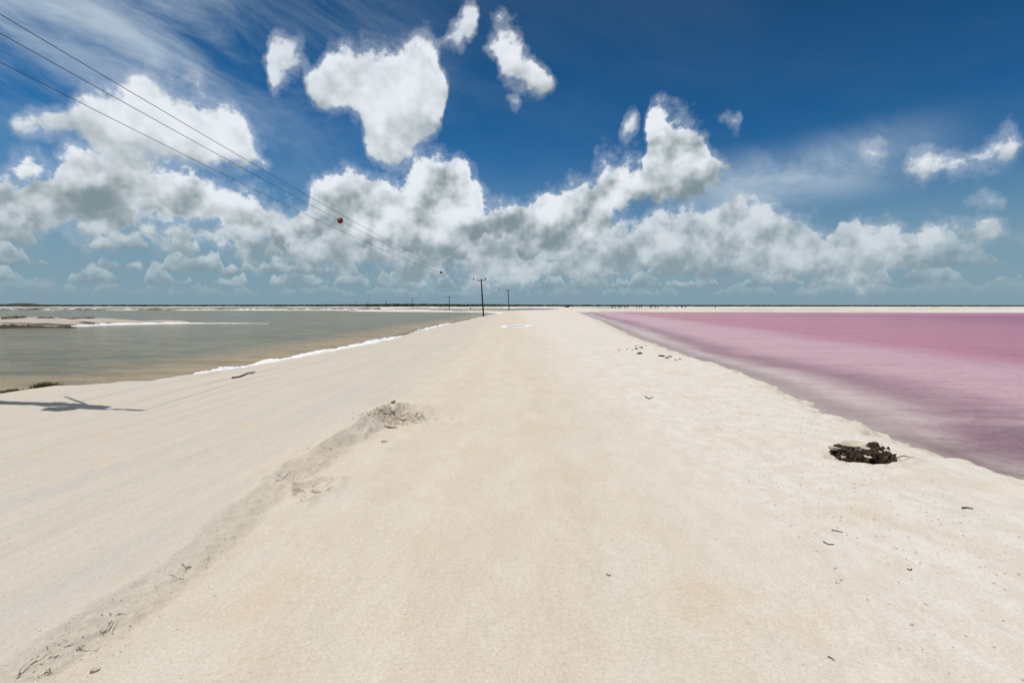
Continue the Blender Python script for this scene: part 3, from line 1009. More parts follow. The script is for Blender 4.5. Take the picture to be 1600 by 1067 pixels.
# puddle with its salt rim on the road
pz = zat(*puddle_c)
ring, ring2 = MB(), MB()
n = 40
outl = []
for k in range(n):
    th = 2 * math.pi * k / n
    rr_ = 1 + 0.22 * math.sin(2 * th + 0.6) + 0.10 * math.sin(5 * th) + 0.06 * math.sin(9 * th + 1) + 0.04 * math.sin(13 * th)
    outl.append((math.cos(th) * 1.55 * rr_, math.sin(th) * 3.4 * rr_))
inner = [(p[0] * 0.66 - 0.1, p[1] * 0.64) for p in outl]
for k in range(n):
    ring.v.append((inner[k][0], inner[k][1], 0.045))
ring.f.append(tuple(range(n)))
pud = ring.build('puddle', varied('shallow_brine', (0.30, 0.30, 0.30), (0.42, 0.42, 0.42), 0.8, 0.12, spec=0.5), loc=(puddle_c[0], puddle_c[1], pz))
tag(pud, 'shallow puddle drying on the middle of the road', kind='structure')
for fac, zz in ((1.0, 0.0), (0.97, 0.055), (0.80, 0.075), (0.60, 0.040)):
    for k in range(n):
        j = 1 + 0.03 * math.sin(k * 7.3)
        ring2.v.append((outl[k][0] * fac * j, outl[k][1] * fac * j, zz + 0.008 * math.sin(k * 3.1)))
for l in range(3):
    for k in range(n):
        k2 = (k + 1) % n
        ring2.f.append((l * n + k, l * n + k2, (l + 1) * n + k2, (l + 1) * n + k))
sr = ring2.build('salt_rim', M_FOAM, smooth=True, loc=(puddle_c[0], puddle_c[1], pz))
tag(sr, 'white salt rim round the puddle on the road', 'salt', kind='stuff')

# ------------------------------------------------------------------ foam on the shores
def foam(name, path, wfun, hfun, seed, label, shift=0.0, step=0.10, ncross=11):
    pts = [Vector((p[0], p[1], 0)) for p in path]
    lens = [0]
    for i in range(len(pts) - 1):
        lens.append(lens[-1] + (pts[i + 1] - pts[i]).length)
    L = lens[-1]
    N = max(8, int(L / step))
    us = np.linspace(0, L, N)
    px = np.interp(us, lens, [p.x for p in pts])
    py = np.interp(us, lens, [p.y for p in pts])
    tx, ty = np.gradient(px), np.gradient(py)
    ln = np.hypot(tx, ty)
    tx, ty = tx / ln, ty / ln
    vs = np.linspace(-1, 1, ncross)
    f = us / L
    wid = np.array([wfun(a) for a in f]) * (1 + 0.45 * pn(us * 0.9, us * 0 + seed, seed) + 0.3 * pn(us * 3.1, us * 0 + seed, seed + 1))
    hei = np.array([hfun(a) for a in f]) * (1 + 0.6 * pn(us * 0.8, us * 0 + 3.3, seed + 2))
    mb = MB()
    off = shift + 0.25 * wid * pn(us * 0.7, us * 0 + 9.1, seed + 3)
    for i in range(N):
        for k, v in enumerate(vs):
            lat = off[i] + v * wid[i] / 2
            x = px[i] - ty[i] * lat
            y = py[i] + tx[i] * lat
            mb.v.append([x, y, v, hei[i]])
    A = np.array(mb.v)
    nn = fbm(A[:, 0] * 5, A[:, 1] * 5, 3, seed + 9)
    gz_ = ground(A[:, 0].copy(), A[:, 1].copy())[0]
    dome = np.clip(1 - A[:, 2] ** 2, 0, 1) ** 0.6
    z = np.clip(gz_, WL, WL + 0.10) + A[:, 3] * dome * (1 + 0.40 * nn) - 0.03 * (1 - dome)
    mb.v = [(float(a), float(b), float(c)) for a, b, c in zip(A[:, 0], A[:, 1], z)]
    for i in range(N - 1):
        for k in range(ncross - 1):
            b = i * ncross + k
            mb.f.append((b, b + 1, b + ncross + 1, b + ncross))
    o = mb.build(name, M_FOAM, smooth=True)
    return tag(o, label, 'salt foam', kind='stuff')


def taper(a, lo=0.12, hi=0.15):
    return min(1, a / lo, (1 - a) / hi)


fp = [GW(*p) for p in [(235, 602), (330, 589), (400, 576), (460, 564), (520, 552), (580, 540), (620, 529), (632, 525)]]
foam('shore_foam', fp, lambda a: 0.25 + 1.45 * max(0, taper(a, 0.07, 0.3)), lambda a: 0.03 + 0.13 * max(0, taper(a, 0.1, 0.3)), 5,
     'bright white salt foam heaped along the near left shore', shift=0.05, step=0.05)
fp = [GW(*p) for p in [(640, 523), (660, 518), (690, 510), (706, 506)]]
foam('shore_foam', fp, lambda a: 0.15 + 0.7 * max(0, taper(a, 0.4, 0.3)), lambda a: 0.03 + 0.12 * max(0, taper(a)), 15,
     'thin white foam line on left shore before the nearest full pole', step=0.1)
fp = [GW(*p) for p in [(735, 499.5), (748, 497.2), (765, 493.8), (784, 489.8), (765, 488.4), (730, 487.6), (660, 487), (600, 486.6), (545, 486.2)]]
foam('shore_foam', fp, lambda a: 0.8 + 1.6 * sst(np.array(a), 0.2, 0.5), lambda a: 0.06 + 0.05 * a, 25,
     'white salt crust lining the causeway behind the nearest full pole', shift=-0.2, step=0.5, ncross=7)
fp = [GW(*p) for p in [(90, 511.5), (125, 510.0), (170, 507.6), (235, 506.4), (300, 505.4), (360, 505.2), (420, 505.6)]]
foam('shore_foam', fp, lambda a: 0.2 + 2.6 * max(0, taper(a, 0.25, 0.75)), lambda a: 0.02 + 0.09 * max(0, taper(a, 0.25, 0.6)), 35,
     'white foam spit trailing off the tip of the sandbar', step=0.25, ncross=9)
fp = [GW(*p) for p in [(-120, 512.5), (-60, 512.3), (0, 511.9), (40, 511.6), (80, 511.3)]]
foam('shore_foam', fp, lambda a: 0.6 + 0.7 * max(0, taper(a, 0.1, 0.3)), lambda a: 0.04 + 0.09 * max(0, taper(a, 0.1, 0.3)), 45,
     'white foam under the dark bank of the sandbar at left edge', step=0.25, ncross=9)

# ------------------------------------------------------------------ utility poles
def insulator_mesh():
    mb = MB()
    mb.lathe([(0.012, 0.0), (0.012, 0.08), (0.055, 0.09), (0.062, 0.12), (0.035, 0.14), (0.060, 0.16), (0.062, 0.19), (0.030, 0.21), (0.042, 0.235), (0.036, 0.27), (0.01, 0.28)], 12)
    return mb.mesh('insulator', M_CERAMIC, True)


INS = insulator_mesh()
ARM = 2.0


def shaft_mesh(H):
    mb = MB()
    rr = random.Random(3)
    pts, rad = [], []
    for i in range(15):
        a = i / 14
        pts.append((rr.uniform(-1, 1) * 0.012, rr.uniform(-1, 1) * 0.012, -0.5 + a * (H + 0.5)))
        rad.append((0.185 - 0.05 * a) * (1 + rr.uniform(-1, 1) * 0.03))
    rad.append(0.07)
    pts.append((0, 0, H + 0.03))
    mb.tube(pts, rad, 14)
    return mb.mesh('shaft', M_WOOD, True)


POLE_H = 8.4
SHAFT = shaft_mesh(POLE_H)
mbx = MB()
mbx.box((0, -0.17, 0), (ARM + 0.2, 0.11, 0.13))
CROSS = mbx.mesh('crossarm', M_WOOD)
BR = []
for sgn in (-1, 1):
    mbx = MB()
    d = Vector((sgn * 0.62, 0, 0.62))
    rot = Matrix.Rotation(-sgn * math.pi / 4, 3, 'Y')
    mbx.box((sgn * 0.31, -0.245, -0.40), (0.045, 0.012, 0.86), Matrix.Rotation(sgn * math.radians(42), 3, 'Y'))
    BR.append(mbx.mesh('brace', M_STEEL))


def link(name, me, parent, loc=(0, 0, 0), rot=(0, 0, 0)):
    o = bpy.data.objects.new(name, me)
    COL.objects.link(o)
    o.parent = parent
    o.location = loc
    o.rotation_euler = rot
    return o


def utility_pole(x, y, rz, lean_x, lean_y, label, scale=1.0, detail=True):
    z = max(zat(x, y), WL - 0.3)
    r = empty('utility_pole', (x, y, z), (lean_y, lean_x, rz))
    k = 1.0 + 0.5 * float(sst(np.array(y), 150.0, 420.0))
    r.scale = (k if detail else 1, k, scale)
    link('shaft', SHAFT, r)
    link('crossarm', CROSS, r, (0, 0, POLE_H - 0.25))
    if detail:
        for b in BR:
            link('brace', b, r, (0, 0, POLE_H - 0.22))
        for xx in (-ARM / 2, 0.28, ARM / 2):
            link('insulator', INS, r, (xx, -0.17, POLE_H - 0.185))
    tag(r, label, 'utility pole', 'poles of the power line')
    return r


def pole_world(r, xl):
    return r.matrix_world @ Vector((xl, -0.17, POLE_H - 0.185 + 0.25))


ppos = []
P0 = utility_pole(-11.93, 11.55, R(-4), R(-0.8), 0, 'tall dark wooden pole at left edge, only its foot in view')
P1 = None
specs = [
    (755.5, 434.5, 493.8, R(-3), R(-3.4), 'tallest full utility pole, at the tip of the grey lake'),
    (795.5, 453.5, 486.0, R(14), R(-3.0), 'second utility pole, standing alone right of the tallest pole'),
    (702.0, 462.2, 484.0, R(26), R(0.3), 'dark utility pole on the causeway, next left of tallest pole'),
    (644.5, 467.3, 482.0, R(28), R(0.6), 'thin utility pole on the causeway with a wide crossarm'),
    (603.5, 469.8, 481.0, R(30), R(0.0), 'far utility pole beside the pale heap on the dike'),
    (575.0, 470.6, 480.0, R(32), R(0.5), 'far utility pole at left half, sixth of the line'),
    (555.0, 471.5, 479.6, R(34), R(-0.5), 'far utility pole against trees, seventh of the line'),
    (539.5, 472.0, 479.4, R(34), R(0.0), 'tiny utility pole against trees, eighth of the line'),
    (527.0, 472.3, 479.2, R(34), R(0.0), 'tiny utility pole against trees, ninth of the line'),
    (508.0, 472.4, 479.0, R(34), R(0.0), 'tiniest utility pole, last at the left end of the line'),
]
poles = [P0]
for (px, top, base, rz, lean, lab) in specs:
    d = (POLE_H - 0.05 - HC) * 800.0 / (477.0 - top)
    p = AT(px, base, d)
    poles.append(utility_pole(p.x, d, rz, lean, 0, lab))
bpy.context.view_layer.update()

# transformer and cut-out arm on the first pole (their shadow lies on the sand)
tb = MB()
tb.lathe([(0.15, 0.0), (0.20, 0.03), (0.20, 0.80), (0.22, 0.81), (0.22, 0.85), (0.15, 0.90), (0.05, 0.93)], 20)
tk = tb.build('transformer', M_TANK, P0, smooth=False, loc=(0.06, -0.38, 5.8))
for sx in (-0.1, 0.1):
    b_ = link('bushing', INS, tk, (sx, 0, 0.89))
tb = MB()
tb.box((0, -0.16, 0), (0.12, 0.16, 0.10))
br1 = tb.build('bracket', M_STEEL, P0, loc=(0.05, 0, 6.4))
tb = MB()
tb.tube([(0, 0.05, 0), (-0.7, 0.5, 0.05), (-1.4, 0.95, 0.0)], [0.04, 0.035, 0.03], 8)
tb.build('stay_arm', M_STEEL, P0, loc=(0, 0.05, 6.9))
tb = MB()
tb.box((0, 0.20, 0), (0.24, 0.14, 0.40))
tb.build('meter_box', M_TANK, P0, loc=(0, 0, 4.6))

# wires: three conductors carried from pole to pole
wire_pts = {}
names = {-ARM / 2: 'lowest of the three wires crossing the sky from the left edge',
         0.28: 'middle of the three wires crossing the sky from the left edge',
         ARM / 2: 'uppermost of the three wires crossing the sky from the left edge'}
for xl, lab in names.items():
    pts = []
    for i in range(len(poles) - 1):
        a, b = pole_world(poles[i], xl), pole_world(poles[i + 1], xl)
        sag = (a - b).length * (0.0135 if i == 0 else 0.012)
        n = 40 if i == 0 else 14
        for k in range(n if i < len(poles) - 2 else n + 1):
            u = k / n
            p = a.lerp(b, u)
            p.z -= 4 * sag * u * (1 - u)
            pts.append(p)
    wire_pts[xl] = pts
    mb = MB()
    mb.tube(pts, 0.0095, 5)
    o = mb.build('power_wire', M_WIRE, smooth=True)
    tag(o, lab, 'wire', 'wires of the power line')

# aerial marker balls threaded on the wires
mb = MB()
prof_b = []
for k in range(17):
    a = -math.pi / 2 + math.pi * k / 16
    rr_ = math.cos(a)
    prof_b.append((max(0.02, rr_ * 0.18), math.sin(a) * 0.18))
    if k == 8:
        prof_b[-1] = (0.18, -0.012)
        prof_b += [(0.196, -0.011), (0.196, 0.011), (0.18, 0.012)]
mb.lathe(prof_b, 20)
BALL = mb.mesh('shell', M_BALL, True)
mb = MB()
mb.tube([(0.18, 0, 0), (0.23, 0, 0), (0.25, 0, 0)], [0.03, 0.03, 0.018], 8)
CLAMP = mb.mesh('clamp', M_STEEL, True)


def proj(p):
    dx_, dy_, dz_ = p.x, p.y, p.z - HC
    f = dy_ * CP - dz_ * SP
    u = dy_ * SP + dz_ * CP
    return 800 + 800 * dx_ / f, 533.5 - 800 * u / f


def ball_on(xl, px, span, label):
    """hang a marker on a wire where it passes the given picture column"""
    lo, hi = (0, 40) if span == 0 else (40 + 14 * (span - 1), 40 + 14 * span)
    pts = wire_pts[xl][lo:hi + 1]
    best = None
    for i in range(len(pts) - 1):
        for k in range(10):
            q = pts[i].lerp(pts[i + 1], k / 10)
            e = abs(proj(q)[0] - px)
            if best is None or e < best[0]:
                best = (e, q, (pts[i + 1] - pts[i]))
    q, t = best[1], best[2]
    o = empty('marker_ball', q, (0, 0, math.atan2(t.y, t.x)))
    link('shell', BALL, o)
    link('clamp', CLAMP, o)
    link('clamp', CLAMP, o, (0, 0, 0), (0, 0, math.pi))
    tag(o, label, 'marker ball', 'red marker balls on the power wires')
    return o


AL, AM, AR = -ARM / 2, 0.28, ARM / 2
ball_on(AM, 532, 0, 'largest red marker ball, hanging on a wire in the left sky')
ball_on(AL, 689, 0, 'dark red marker ball in the sky, second largest')
ball_on(AL, 740, 0, 'red marker ball just left of the tallest pole crossarm')
ball_on(AR, 758.5, 1, 'red marker ball close to the right of the tallest pole')
ball_on(AR, 781, 1, 'upper of two tiny marker balls left of the second pole')
ball_on(AL, 779, 1, 'lower of two tiny marker balls left of the second pole')
ball_on(AM, 740, 2, 'faint marker ball left of the tallest pole, low over the lagoon')
ball_on(AR, 709, 2, 'tiny marker ball right of the causeway pole top')
ball_on(AL, 697.5, 3, 'tiny marker ball left of the causeway pole top')
ball_on(AM, 671, 3, 'tiny marker ball between the two causeway poles')

# ------------------------------------------------------------------ clods and crust
gx_, gy_ = hollow
cl = empty('eroded_earth_clump', (gx_, gy_, zat(gx_, gy_)))
tag(cl, 'black-brown eroded earth clump in a hollow on the right bank', 'earth clump')
rr = random.Random(21)
for k in range(58):
    a = rr.uniform(-0.38, 0.40)
    b = rr.uniform(-0.17, 0.17) - a * 0.10
    env_ = math.sqrt(max(0, 1 - (a / 0.48) ** 2))
    MB().lump((0, 0, 0), rr.uniform(0.028, 0.066), 300 + k, (1.2, 0.8, rr.uniform(0.9, 1.7)), 1.0, 2, rr.uniform(0, 6)).build(
        'dark_clod', M_DARKEARTH, cl, loc=(a * 0.92, b, 0.01 + (0.03 + 0.12 * rr.random() + 0.30 * max(0, b)) * env_))
for k in range(10):
    a, b = rr.uniform(-0.40, 0.36), rr.uniform(-0.20, 0.10)
    MB().lump((0, 0, 0), rr.uniform(0.022, 0.045), 340 + k, (1.7, 0.9, 0.6), 0.8, 2, rr.uniform(0, 6)).build(
        'pale_crumb', M_CRUST, cl, loc=(a, b, 0.09 + 0.09 * rr.random()))
for k, (a, b, r_, tl) in enumerate(((-0.32, 0.20, 0.17, 0.15), (-0.04, 0.25, 0.20, 0.05), (0.25, 0.22, 0.15, -0.1))):
    MB().slab((0, 0, 0), r_, 0.05, 360 + k, tl, 0.3 * k).build('crust_plate', M_CRUST, cl, loc=(a * 0.9, b - 0.03, 0.205 - 0.18 * abs(a)))
for k in range(12):
    x0, y0 = rr.uniform(-0.30, 0.36), rr.uniform(-0.12, 0.12)
    an = rr.uniform(-0.9, 0.3) if x0 > 0 else rr.uniform(2.6, 4.2)
    ln2 = rr.uniform(0.14, 0.36)
    x1, y1 = x0 + math.cos(an) * ln2, y0 + math.sin(an) * ln2 * 0.6
    q0, q1 = Vector((x0, y0, 0.06 + 0.10 * rr.random())), Vector((x1, y1, 0))
    q1.z = zat(gx_ + x1, gy_ + y1) - cl.location.z + 0.006
    mid_ = (q0 + q1) / 2 + Vector((0, rr.uniform(-0.03, 0.03), 0.035))
    MB().tube([q0, mid_, q1], [0.009, 0.007, 0.003], 6).build('root', M_DARKEARTH if k % 2 else M_GREYWOOD, cl, smooth=True)


def small_clump(name, items, label, seed):
    r2 = random.Random(seed)
    pts = [G(px, py, -0.08) for px, py, s_ in items]
    cx, cy = pts[0]
    e = empty(name, (cx, cy, zat(cx, cy)))
    for (x, y_), (px, py, s_) in zip(pts, items):
        MB().lump((0, 0, 0), s_ * 0.62, seed + int(px), (1.6, 1.0, 0.6), 0.7, 2, r2.uniform(0, 6)).build(
            'dark_clod', M_DARKEARTH, e, loc=(x - cx, y_ - cy, zat(x, y_) - e.location.z + s_ * 0.2))
    return tag(e, label, 'earth clods')


small_clump('dark_earth_clods', [(994, 548, 0.11), (1002, 546, 0.10), (999, 555, 0.12), (988, 549, 0.06), (994, 544, 0.08), (967, 549, 0.06), (980, 547.5, 0.06), (1009, 543, 0.05)],
            'scattered dark clods on the right bank, farther of two groups', 500)
small_clump('dark_earth_clods', [(1034, 559.5, 0.12), (1042, 562, 0.10), (1047, 560, 0.09), (1062, 563.5, 0.06), (1055, 565, 0.05)],
            'dark clods at pink water edge, nearer of two groups', 600)

# plates of slipped crust along the windrow
crust_spots = [(614, 634, 0.10, 0.9, 2.4, 'steeply tilted crust plate at the upper left rim of the windrow pit'),
               (612, 641, 0.09, 0.6, 0.4, 'crust plate on the left wall of the windrow pit'),
               (618, 646, 0.09, 0.5, 5.6, 'crust plate on the floor of the windrow pit'),
               (637, 632, 0.07, 0.7, 5.5, 'small crust plate at the upper right rim of the windrow pit'),
               (629, 654, 0.08, 0.4, 0.1, 'small flat crust plate just below the windrow pit'),
               (612, 661, 0.12, 0.35, 0.2, 'long crust plate lying across the foot of the windrow pit'),
               (600, 683, 0.06, 0.4, 0.7, 'lone crust chip lower left of the windrow pit'),
               (495, 765, 0.06, 0.5, 0.2, 'crust chip in the small hollow midway along the windrow'),
               (148, 1034, 0.028, 0.6, 0.6, 'crust chip low on the windrow at the bottom left')]
for k, (px, py, r_, tl, az_, lab) in enumerate(crust_spots):
    x, y_ = G(px, py, 0.06)
    o = MB().slab((0, 0, 0), r_ * 0.8, 0.016 + 0.12 * r_, 700 + k, tl * 0.6, az_).build('crust_plate', M_CRUST, loc=(x, y_, zat(x, y_) + r_ * 0.14))
    tag(o, lab, 'crust plate', 'crust plates along the windrow')

# crumbs and grit: nobody could count them
rr = random.Random(77)
mb = MB()
OCT = [(1, 0, 0), (-1, 0, 0), (0, 1, 0), (0, -1, 0), (0, 0, 1), (0, 0, -1)]
OCF = [(0, 2, 4), (2, 1, 4), (1, 3, 4), (3, 0, 4), (2, 0, 5), (1, 2, 5), (3, 1, 5), (0, 3, 5)]
pos = []
for k in range(4200):
    t_ = rr.random()
    if k < 450:                              # along the windrow's right flank
        i = rr.randrange(len(berm) - 1)
        u = rr.random()
        bx = berm[i][0] * (1 - u) + berm[i + 1][0] * u
        by = berm[i][1] * (1 - u) + berm[i + 1][1] * u
        pos.append((bx + rr.gauss(0.30, 0.18), by + rr.gauss(0, 0.1), rr.uniform(0.003, 0.007)))
    elif k < 2500:                            # round the pit
        pos.append((pit1[0] + rr.gauss(-0.05, 0.28), pit1[1] - 0.45 + rr.gauss(0, 0.22), rr.uniform(0.008, 0.020)))
    elif k < 3300:                            # right-hand crust
        yy = rr.uniform(2.6, 14)
        pos.append((rr.uniform(0.6, 1.1) * (0.30 * yy + 3), yy, rr.uniform(0.005, 0.013)))
    else:
        yy = 2.5 + 9 * rr.random() ** 1.6
        pos.append((rr.uniform(-1, 1) * yy, yy, rr.uniform(0.002, 0.005)))
PX, PY = np.array([p[0] for p in pos]), np.array([p[1] for p in pos])
gzz, gss, gll = ground(PX, PY)[:3]
for (x, y_, r_), z_, l_ in zip(pos, gzz, gll):
    if l_ < 0.12:
        continue
    b = len(mb.v)
    ca, sa = math.cos(x * 91), math.sin(x * 91)
    for q in OCT:
        k1 = r_ * rr.uniform(0.6, 1.3)
        xx, yy, zz = q[0] * k1 * 1.2, q[1] * k1, q[2] * k1 * 0.75
        mb.v.append((x + xx * ca - yy * sa, y_ + xx * sa + yy * ca, z_ + zz + r_ * 0.25))
    for f_ in OCF:
        mb.f.append(tuple(b + i for i in f_))
o = mb.build('gravel', M_CRUST)
tag(o, 'pale crumbs and grit strewn over the sand road', 'gravel', kind='stuff')

# ------------------------------------------------------------------ twigs, driftwood, grass
def stick(name, pix, r_, label, cat, mat=M_GREYWOOD, fork=None, z0=0.0):
    pts = []
    for px, py in pix:
        x, y_ = G(px, py, z0)
        pts.append(Vector((x, y_, zat(x, y_) + r_ * 0.8)))
    r_ = r_ * 0.75
    base = pts[0].copy()
    e = empty(name, base)
    n_ = len(pts)
    if n_ == 2:
        pts.insert(1, (pts[0] + pts[1]) / 2 + Vector((0, 0.02, r_ * 1.2)))
        n_ = 3
    MB().tube([p - base for p in pts], [r_ * (1 - 0.45 * i / (n_ - 1)) for i in range(n_)], 7).build('stem', mat, e, smooth=True)
    if fork:
        x, y_ = G(*fork, z0)
        q = Vector((x, y_, zat(x, y_) + r_))
        MB().tube([pts[n_ // 2] - base, (pts[n_ // 2] + q) / 2 - base + Vector((0, 0, r_)), q - base], [r_ * 0.6, r_ * 0.45, r_ * 0.25], 6).build('side_branch', mat, e, smooth=True)
    return tag(e, label, cat)


stick('driftwood', [(363, 597), (374, 595), (388, 589), (399, 586.5)], 0.032, 'dark forked driftwood branch lying on sand below the white foam', 'driftwood', M_WOOD, (397, 590.5), -0.1)
stick('twig', [(1503, 798), (1511, 797), (1520, 799)], 0.012, 'short dark twig on the sand right of the earth clump', 'twig', M_WOOD)
stick('twig', [(1299, 835), (1308, 837), (1317, 839)], 0.008, 'thin brown twig on the right sand, upper of a pair', 'twig')
stick('twig', [(1286, 855), (1294, 859), (1303, 859)], 0.008, 'thin brown twig on the right sand, lower of a pair', 'twig')
stick('twig', [(1417, 899), (1421, 901), (1424, 899)], 0.008, 'tiny curved twig on right sand, alone near right edge', 'twig')
stick('twig', [(948, 904), (951, 906.5), (954, 905)], 0.007, 'tiny reddish twig near the middle of the road', 'twig')
stick('twig', [(1293, 1036), (1298, 1038), (1303, 1042)], 0.007, 'tiny brown twig at the bottom right of the road', 'twig')
stick('twig', [(1008, 621), (1014, 624), (1020, 622)], 0.018, 'small dark twig on the pale crust, mid right', 'twig', M_WOOD)
stick('twig', [(160, 604.5), (166, 603)], 0.02, 'small dark twig at the left water edge', 'twig', M_WOOD, None, -0.3)


def tuft(px0, px1, py, n, h, label, seed):
    r2 = random.Random(seed)
    x0, y0 = G(px0, py, -0.30)
    x1, y1 = G(px1, py, -0.30)
    cx, cy = (x0 + x1) / 2, (y0 + y1) / 2
    e = empty('grass_tuft', (cx, cy, zat(cx, cy)))
    mb = MB()
    for k in range(n):
        u = min(1, max(0, r2.betavariate(2, 2)))
        x = x0 + (x1 - x0) * u
        y_ = y0 + r2.gauss(0, 0.10)
        z_ = zat(x, y_) - e.location.z if k % 12 == 0 else z_
        hh = h * r2.uniform(0.4, 1.1) * (0.45 + 1.1 * u * (1 - u) * 2)
        a = r2.uniform(0, 6.28)
        le = r2.uniform(0.2, 0.8) * hh
        wv = 0.007
        dx_, dy_ = math.cos(a), math.sin(a)
        b = len(mb.v)
        for t_, ww in ((0, 1), (0.5, 0.8), (1.0, 0.15)):
            px_, py_, pz_ = x - cx + dx_ * le * t_ * t_, y_ - cy + dy_ * le * t_ * t_, z_ + hh * t_ * (1 - 0.2 * t_)
            mb.v.append((px_ - dy_ * wv * ww, py_ + dx_ * wv * ww, pz_))
            mb.v.append((px_ + dy_ * wv * ww, py_ - dx_ * wv * ww, pz_))
        mb.f += [(b, b + 1, b + 3, b + 2), (b + 2, b + 3, b + 5, b + 4)]
    tag(mb.build('blades', M_GRASS, e), kind='stuff')
    return tag(e, label, 'grass', 'grass tufts on the left shore')


z_ = 0
tuft(50, 98, 614, 900, 0.20, 'low green grass tuft at the left water edge, larger of two', 31)
tuft(2, 36, 617.5, 420, 0.12, 'thin green grass tuft by the pole foot, smaller of two', 32)

# ------------------------------------------------------------------ wooden posts beyond the pink lake
posts = [(955, 1.0, 0), (957.2, 0.8, 4), (959.8, 0.95, 0), (968, 0.65, 0), (970.5, 0.7, 3), (976.5, 0.75, 0), (979.2, 1.0, 0), (993.8, 1.05, 0),
         (1000.3, 0.9, 0), (1003.5, 0.9, 0), (1015.5, 0.4, 10), (1018.3, 1.05, 0), (1025.5, 1.0, -6), (1028.3, 0.7, 0), (1041, 0.35, 40), (1044, 0.3, 50),
         (1059.6, 0.95, 0), (1065.3, 1.05, -8), (1068.0, 0.6, 0), (1073, 0.9, 14), (1117.8, 1.0, 6)]
plab = ['leftmost dark post of the row beyond the pink lake', None]
mb = MB()
pr = random.Random(4)
mb.tube([(0, 0, -0.6), (0.02, 0, 0.4), (-0.02, 0.01, 1.2), (0, 0, 2.0), (0, 0, 2.15)], [0.20, 0.19, 0.18, 0.16, 0.09], 9)
POST = mb.mesh('wooden_post', M_WOOD, True)
for k, (px, hs_, ln_) in enumerate(posts):
    p = AT(px, 482, 400.0)
    o = bpy.data.objects.new('wooden_post', POST)
    COL.objects.link(o)
    o.location = (p.x, 400.0 + pr.uniform(-4, 4), max(zat(p.x, 400.0), WL))
    o.rotation_euler = (0, R(ln_), pr.uniform(0, 6))
    o.scale = (1.7, 1.7, hs_ * 1.15)
    nth = ['leftmost', 'second', 'third', 'fourth', 'fifth', 'sixth', 'seventh', 'eighth', 'ninth', 'tenth', 'eleventh', 'twelfth', 'thirteenth', 'fourteenth',
           'fifteenth', 'sixteenth', 'seventeenth', 'eighteenth', 'nineteenth', 'twentieth', 'last'][k]
    what = 'low fallen stake' if ln_ >= 40 else ('short leaning post stump' if hs_ < 0.5 else ('leaning dark post' if abs(ln_) > 5 else 'dark wooden post'))
    lab = f'{what}, {nth} from left in the row beyond the pink lake'
    if k == 0:
        lab = 'dark wooden post, leftmost in the row beyond the pink lake'
    elif k == len(posts) - 1:
        lab = 'dark wooden post standing apart, rightmost beyond the pink lake'
    tag(o, lab, 'post', 'wooden posts beyond the pink lake')

# ------------------------------------------------------------------ far shrubs, salt heap, car, wood
def shrub(px, dist, wpx, hpx, label, seed):
    r2 = random.Random(seed)
    p = AT(px, 480, dist)
    wd, ht = wpx * dist / 800, hpx * dist / 800
    e = empty('shrub', (p.x, dist, zat(p.x, dist)))
    mb = MB()
    for k in range(150):
        a = r2.uniform(0, 6.28)
        rad = math.sqrt(r2.random()) * wd / 2
        zz = ht * (0.15 + 0.8 * r2.random() * math.sqrt(max(0, 1 - (2 * rad / wd) ** 2)))
        c = Vector((math.cos(a) * rad, math.sin(a) * rad, zz))
        s_ = 0.16 * max(0.6, ht / 2)
        n1 = Vector((r2.gauss(0, 1), r2.gauss(0, 1), r2.gauss(0, 1))).normalized()
        n2 = n1.orthogonal().normalized()
        n3 = n1.cross(n2)
        b = len(mb.v)
        mb.v += [tuple(c + n2 * s_), tuple(c + n3 * s_ * 0.6), tuple(c - n2 * s_), tuple(c - n3 * s_ * 0.6)]
        mb.f.append((b, b + 1, b + 2, b + 3))
    tag(mb.build('foliage', M_LEAF2, e), kind='stuff')
    MB().tube([(0, 0, -0.2), (0.03, 0, ht * 0.4), (0.0, 0.05, ht * 0.75)], [0.06, 0.045, 0.02], 6).build('stem', M_WOOD, e, smooth=True)
    return tag(e, label, 'shrub', 'dark shrubs on the far flats')


shrub(735, 330, 2.6, 4.5, 'dark upright shrub between the causeway pole and tallest pole', 1)
shrub(832.5, 400, 5, 2.4, 'dark low shrub at the right end of the lagoon beach', 2)
shrub(827, 405, 5, 2.2, 'dark low shrub second from right on the lagoon beach', 3)
shrub(820, 410, 4, 2.0, 'dark low shrub on lagoon beach left of the pair', 4)
shrub(813, 410, 5, 1.8, 'tiny dark shrub just right of the second utility pole', 5)
shrub(784, 410, 5, 1.8, 'tiny dark shrub just left of the second utility pole', 6)
shrub(593, 262, 2.2, 2.0, 'tiny dark shrub right beside the pale heap', 7)
shrub(688, 420, 5, 1.8, 'tiny dark shrub left of the causeway pole', 8)

p = AT(588, 484, 268)
hz = zat(p.x, 268)
mb = MB().lump((0, 0, 0.1), 1.0, 12, (2.1, 1.6, 1.25), 0.25, 3)
o = mb.build('salt_heap', M_CRUST, smooth=True, loc=(p.x, 268, max(hz, WL)))
tag(o, 'pale rounded salt heap on the dike below the far poles', 'salt heap')

# eroded dark banks of the sandbar
rr = random.Random(17)
for rows_, lab in ((((-90, 105, 509.6, 0.55), ), 'dark undercut bank along the front of the sandbar'), (((-90, 152, 501.0, 0.34), ), 'brown broken ridge along the back of the sandbar')):
    mb = MB()
    for (a0, a1, py, hh) in rows_:
        for k in range(95):
            px = rr.uniform(a0, a1)
            if math.sin(px * 0.13 + a1) > 0.75:
                continue
            x, y_ = G(px, py + rr.uniform(-0.5, 0.5), -0.2)
            mb.lump((x, y_, zat(x, y_) + hh * 0.15), hh * rr.uniform(0.6, 1.1), 1500 + k, (rr.uniform(1.4, 2.8), 1.0, 0.75), 0.5, 1)
    tag(mb.build('earth_bank', M_DARKEARTH if 'dark' in lab else M_BROWN), lab, 'earth bank', kind='stuff')

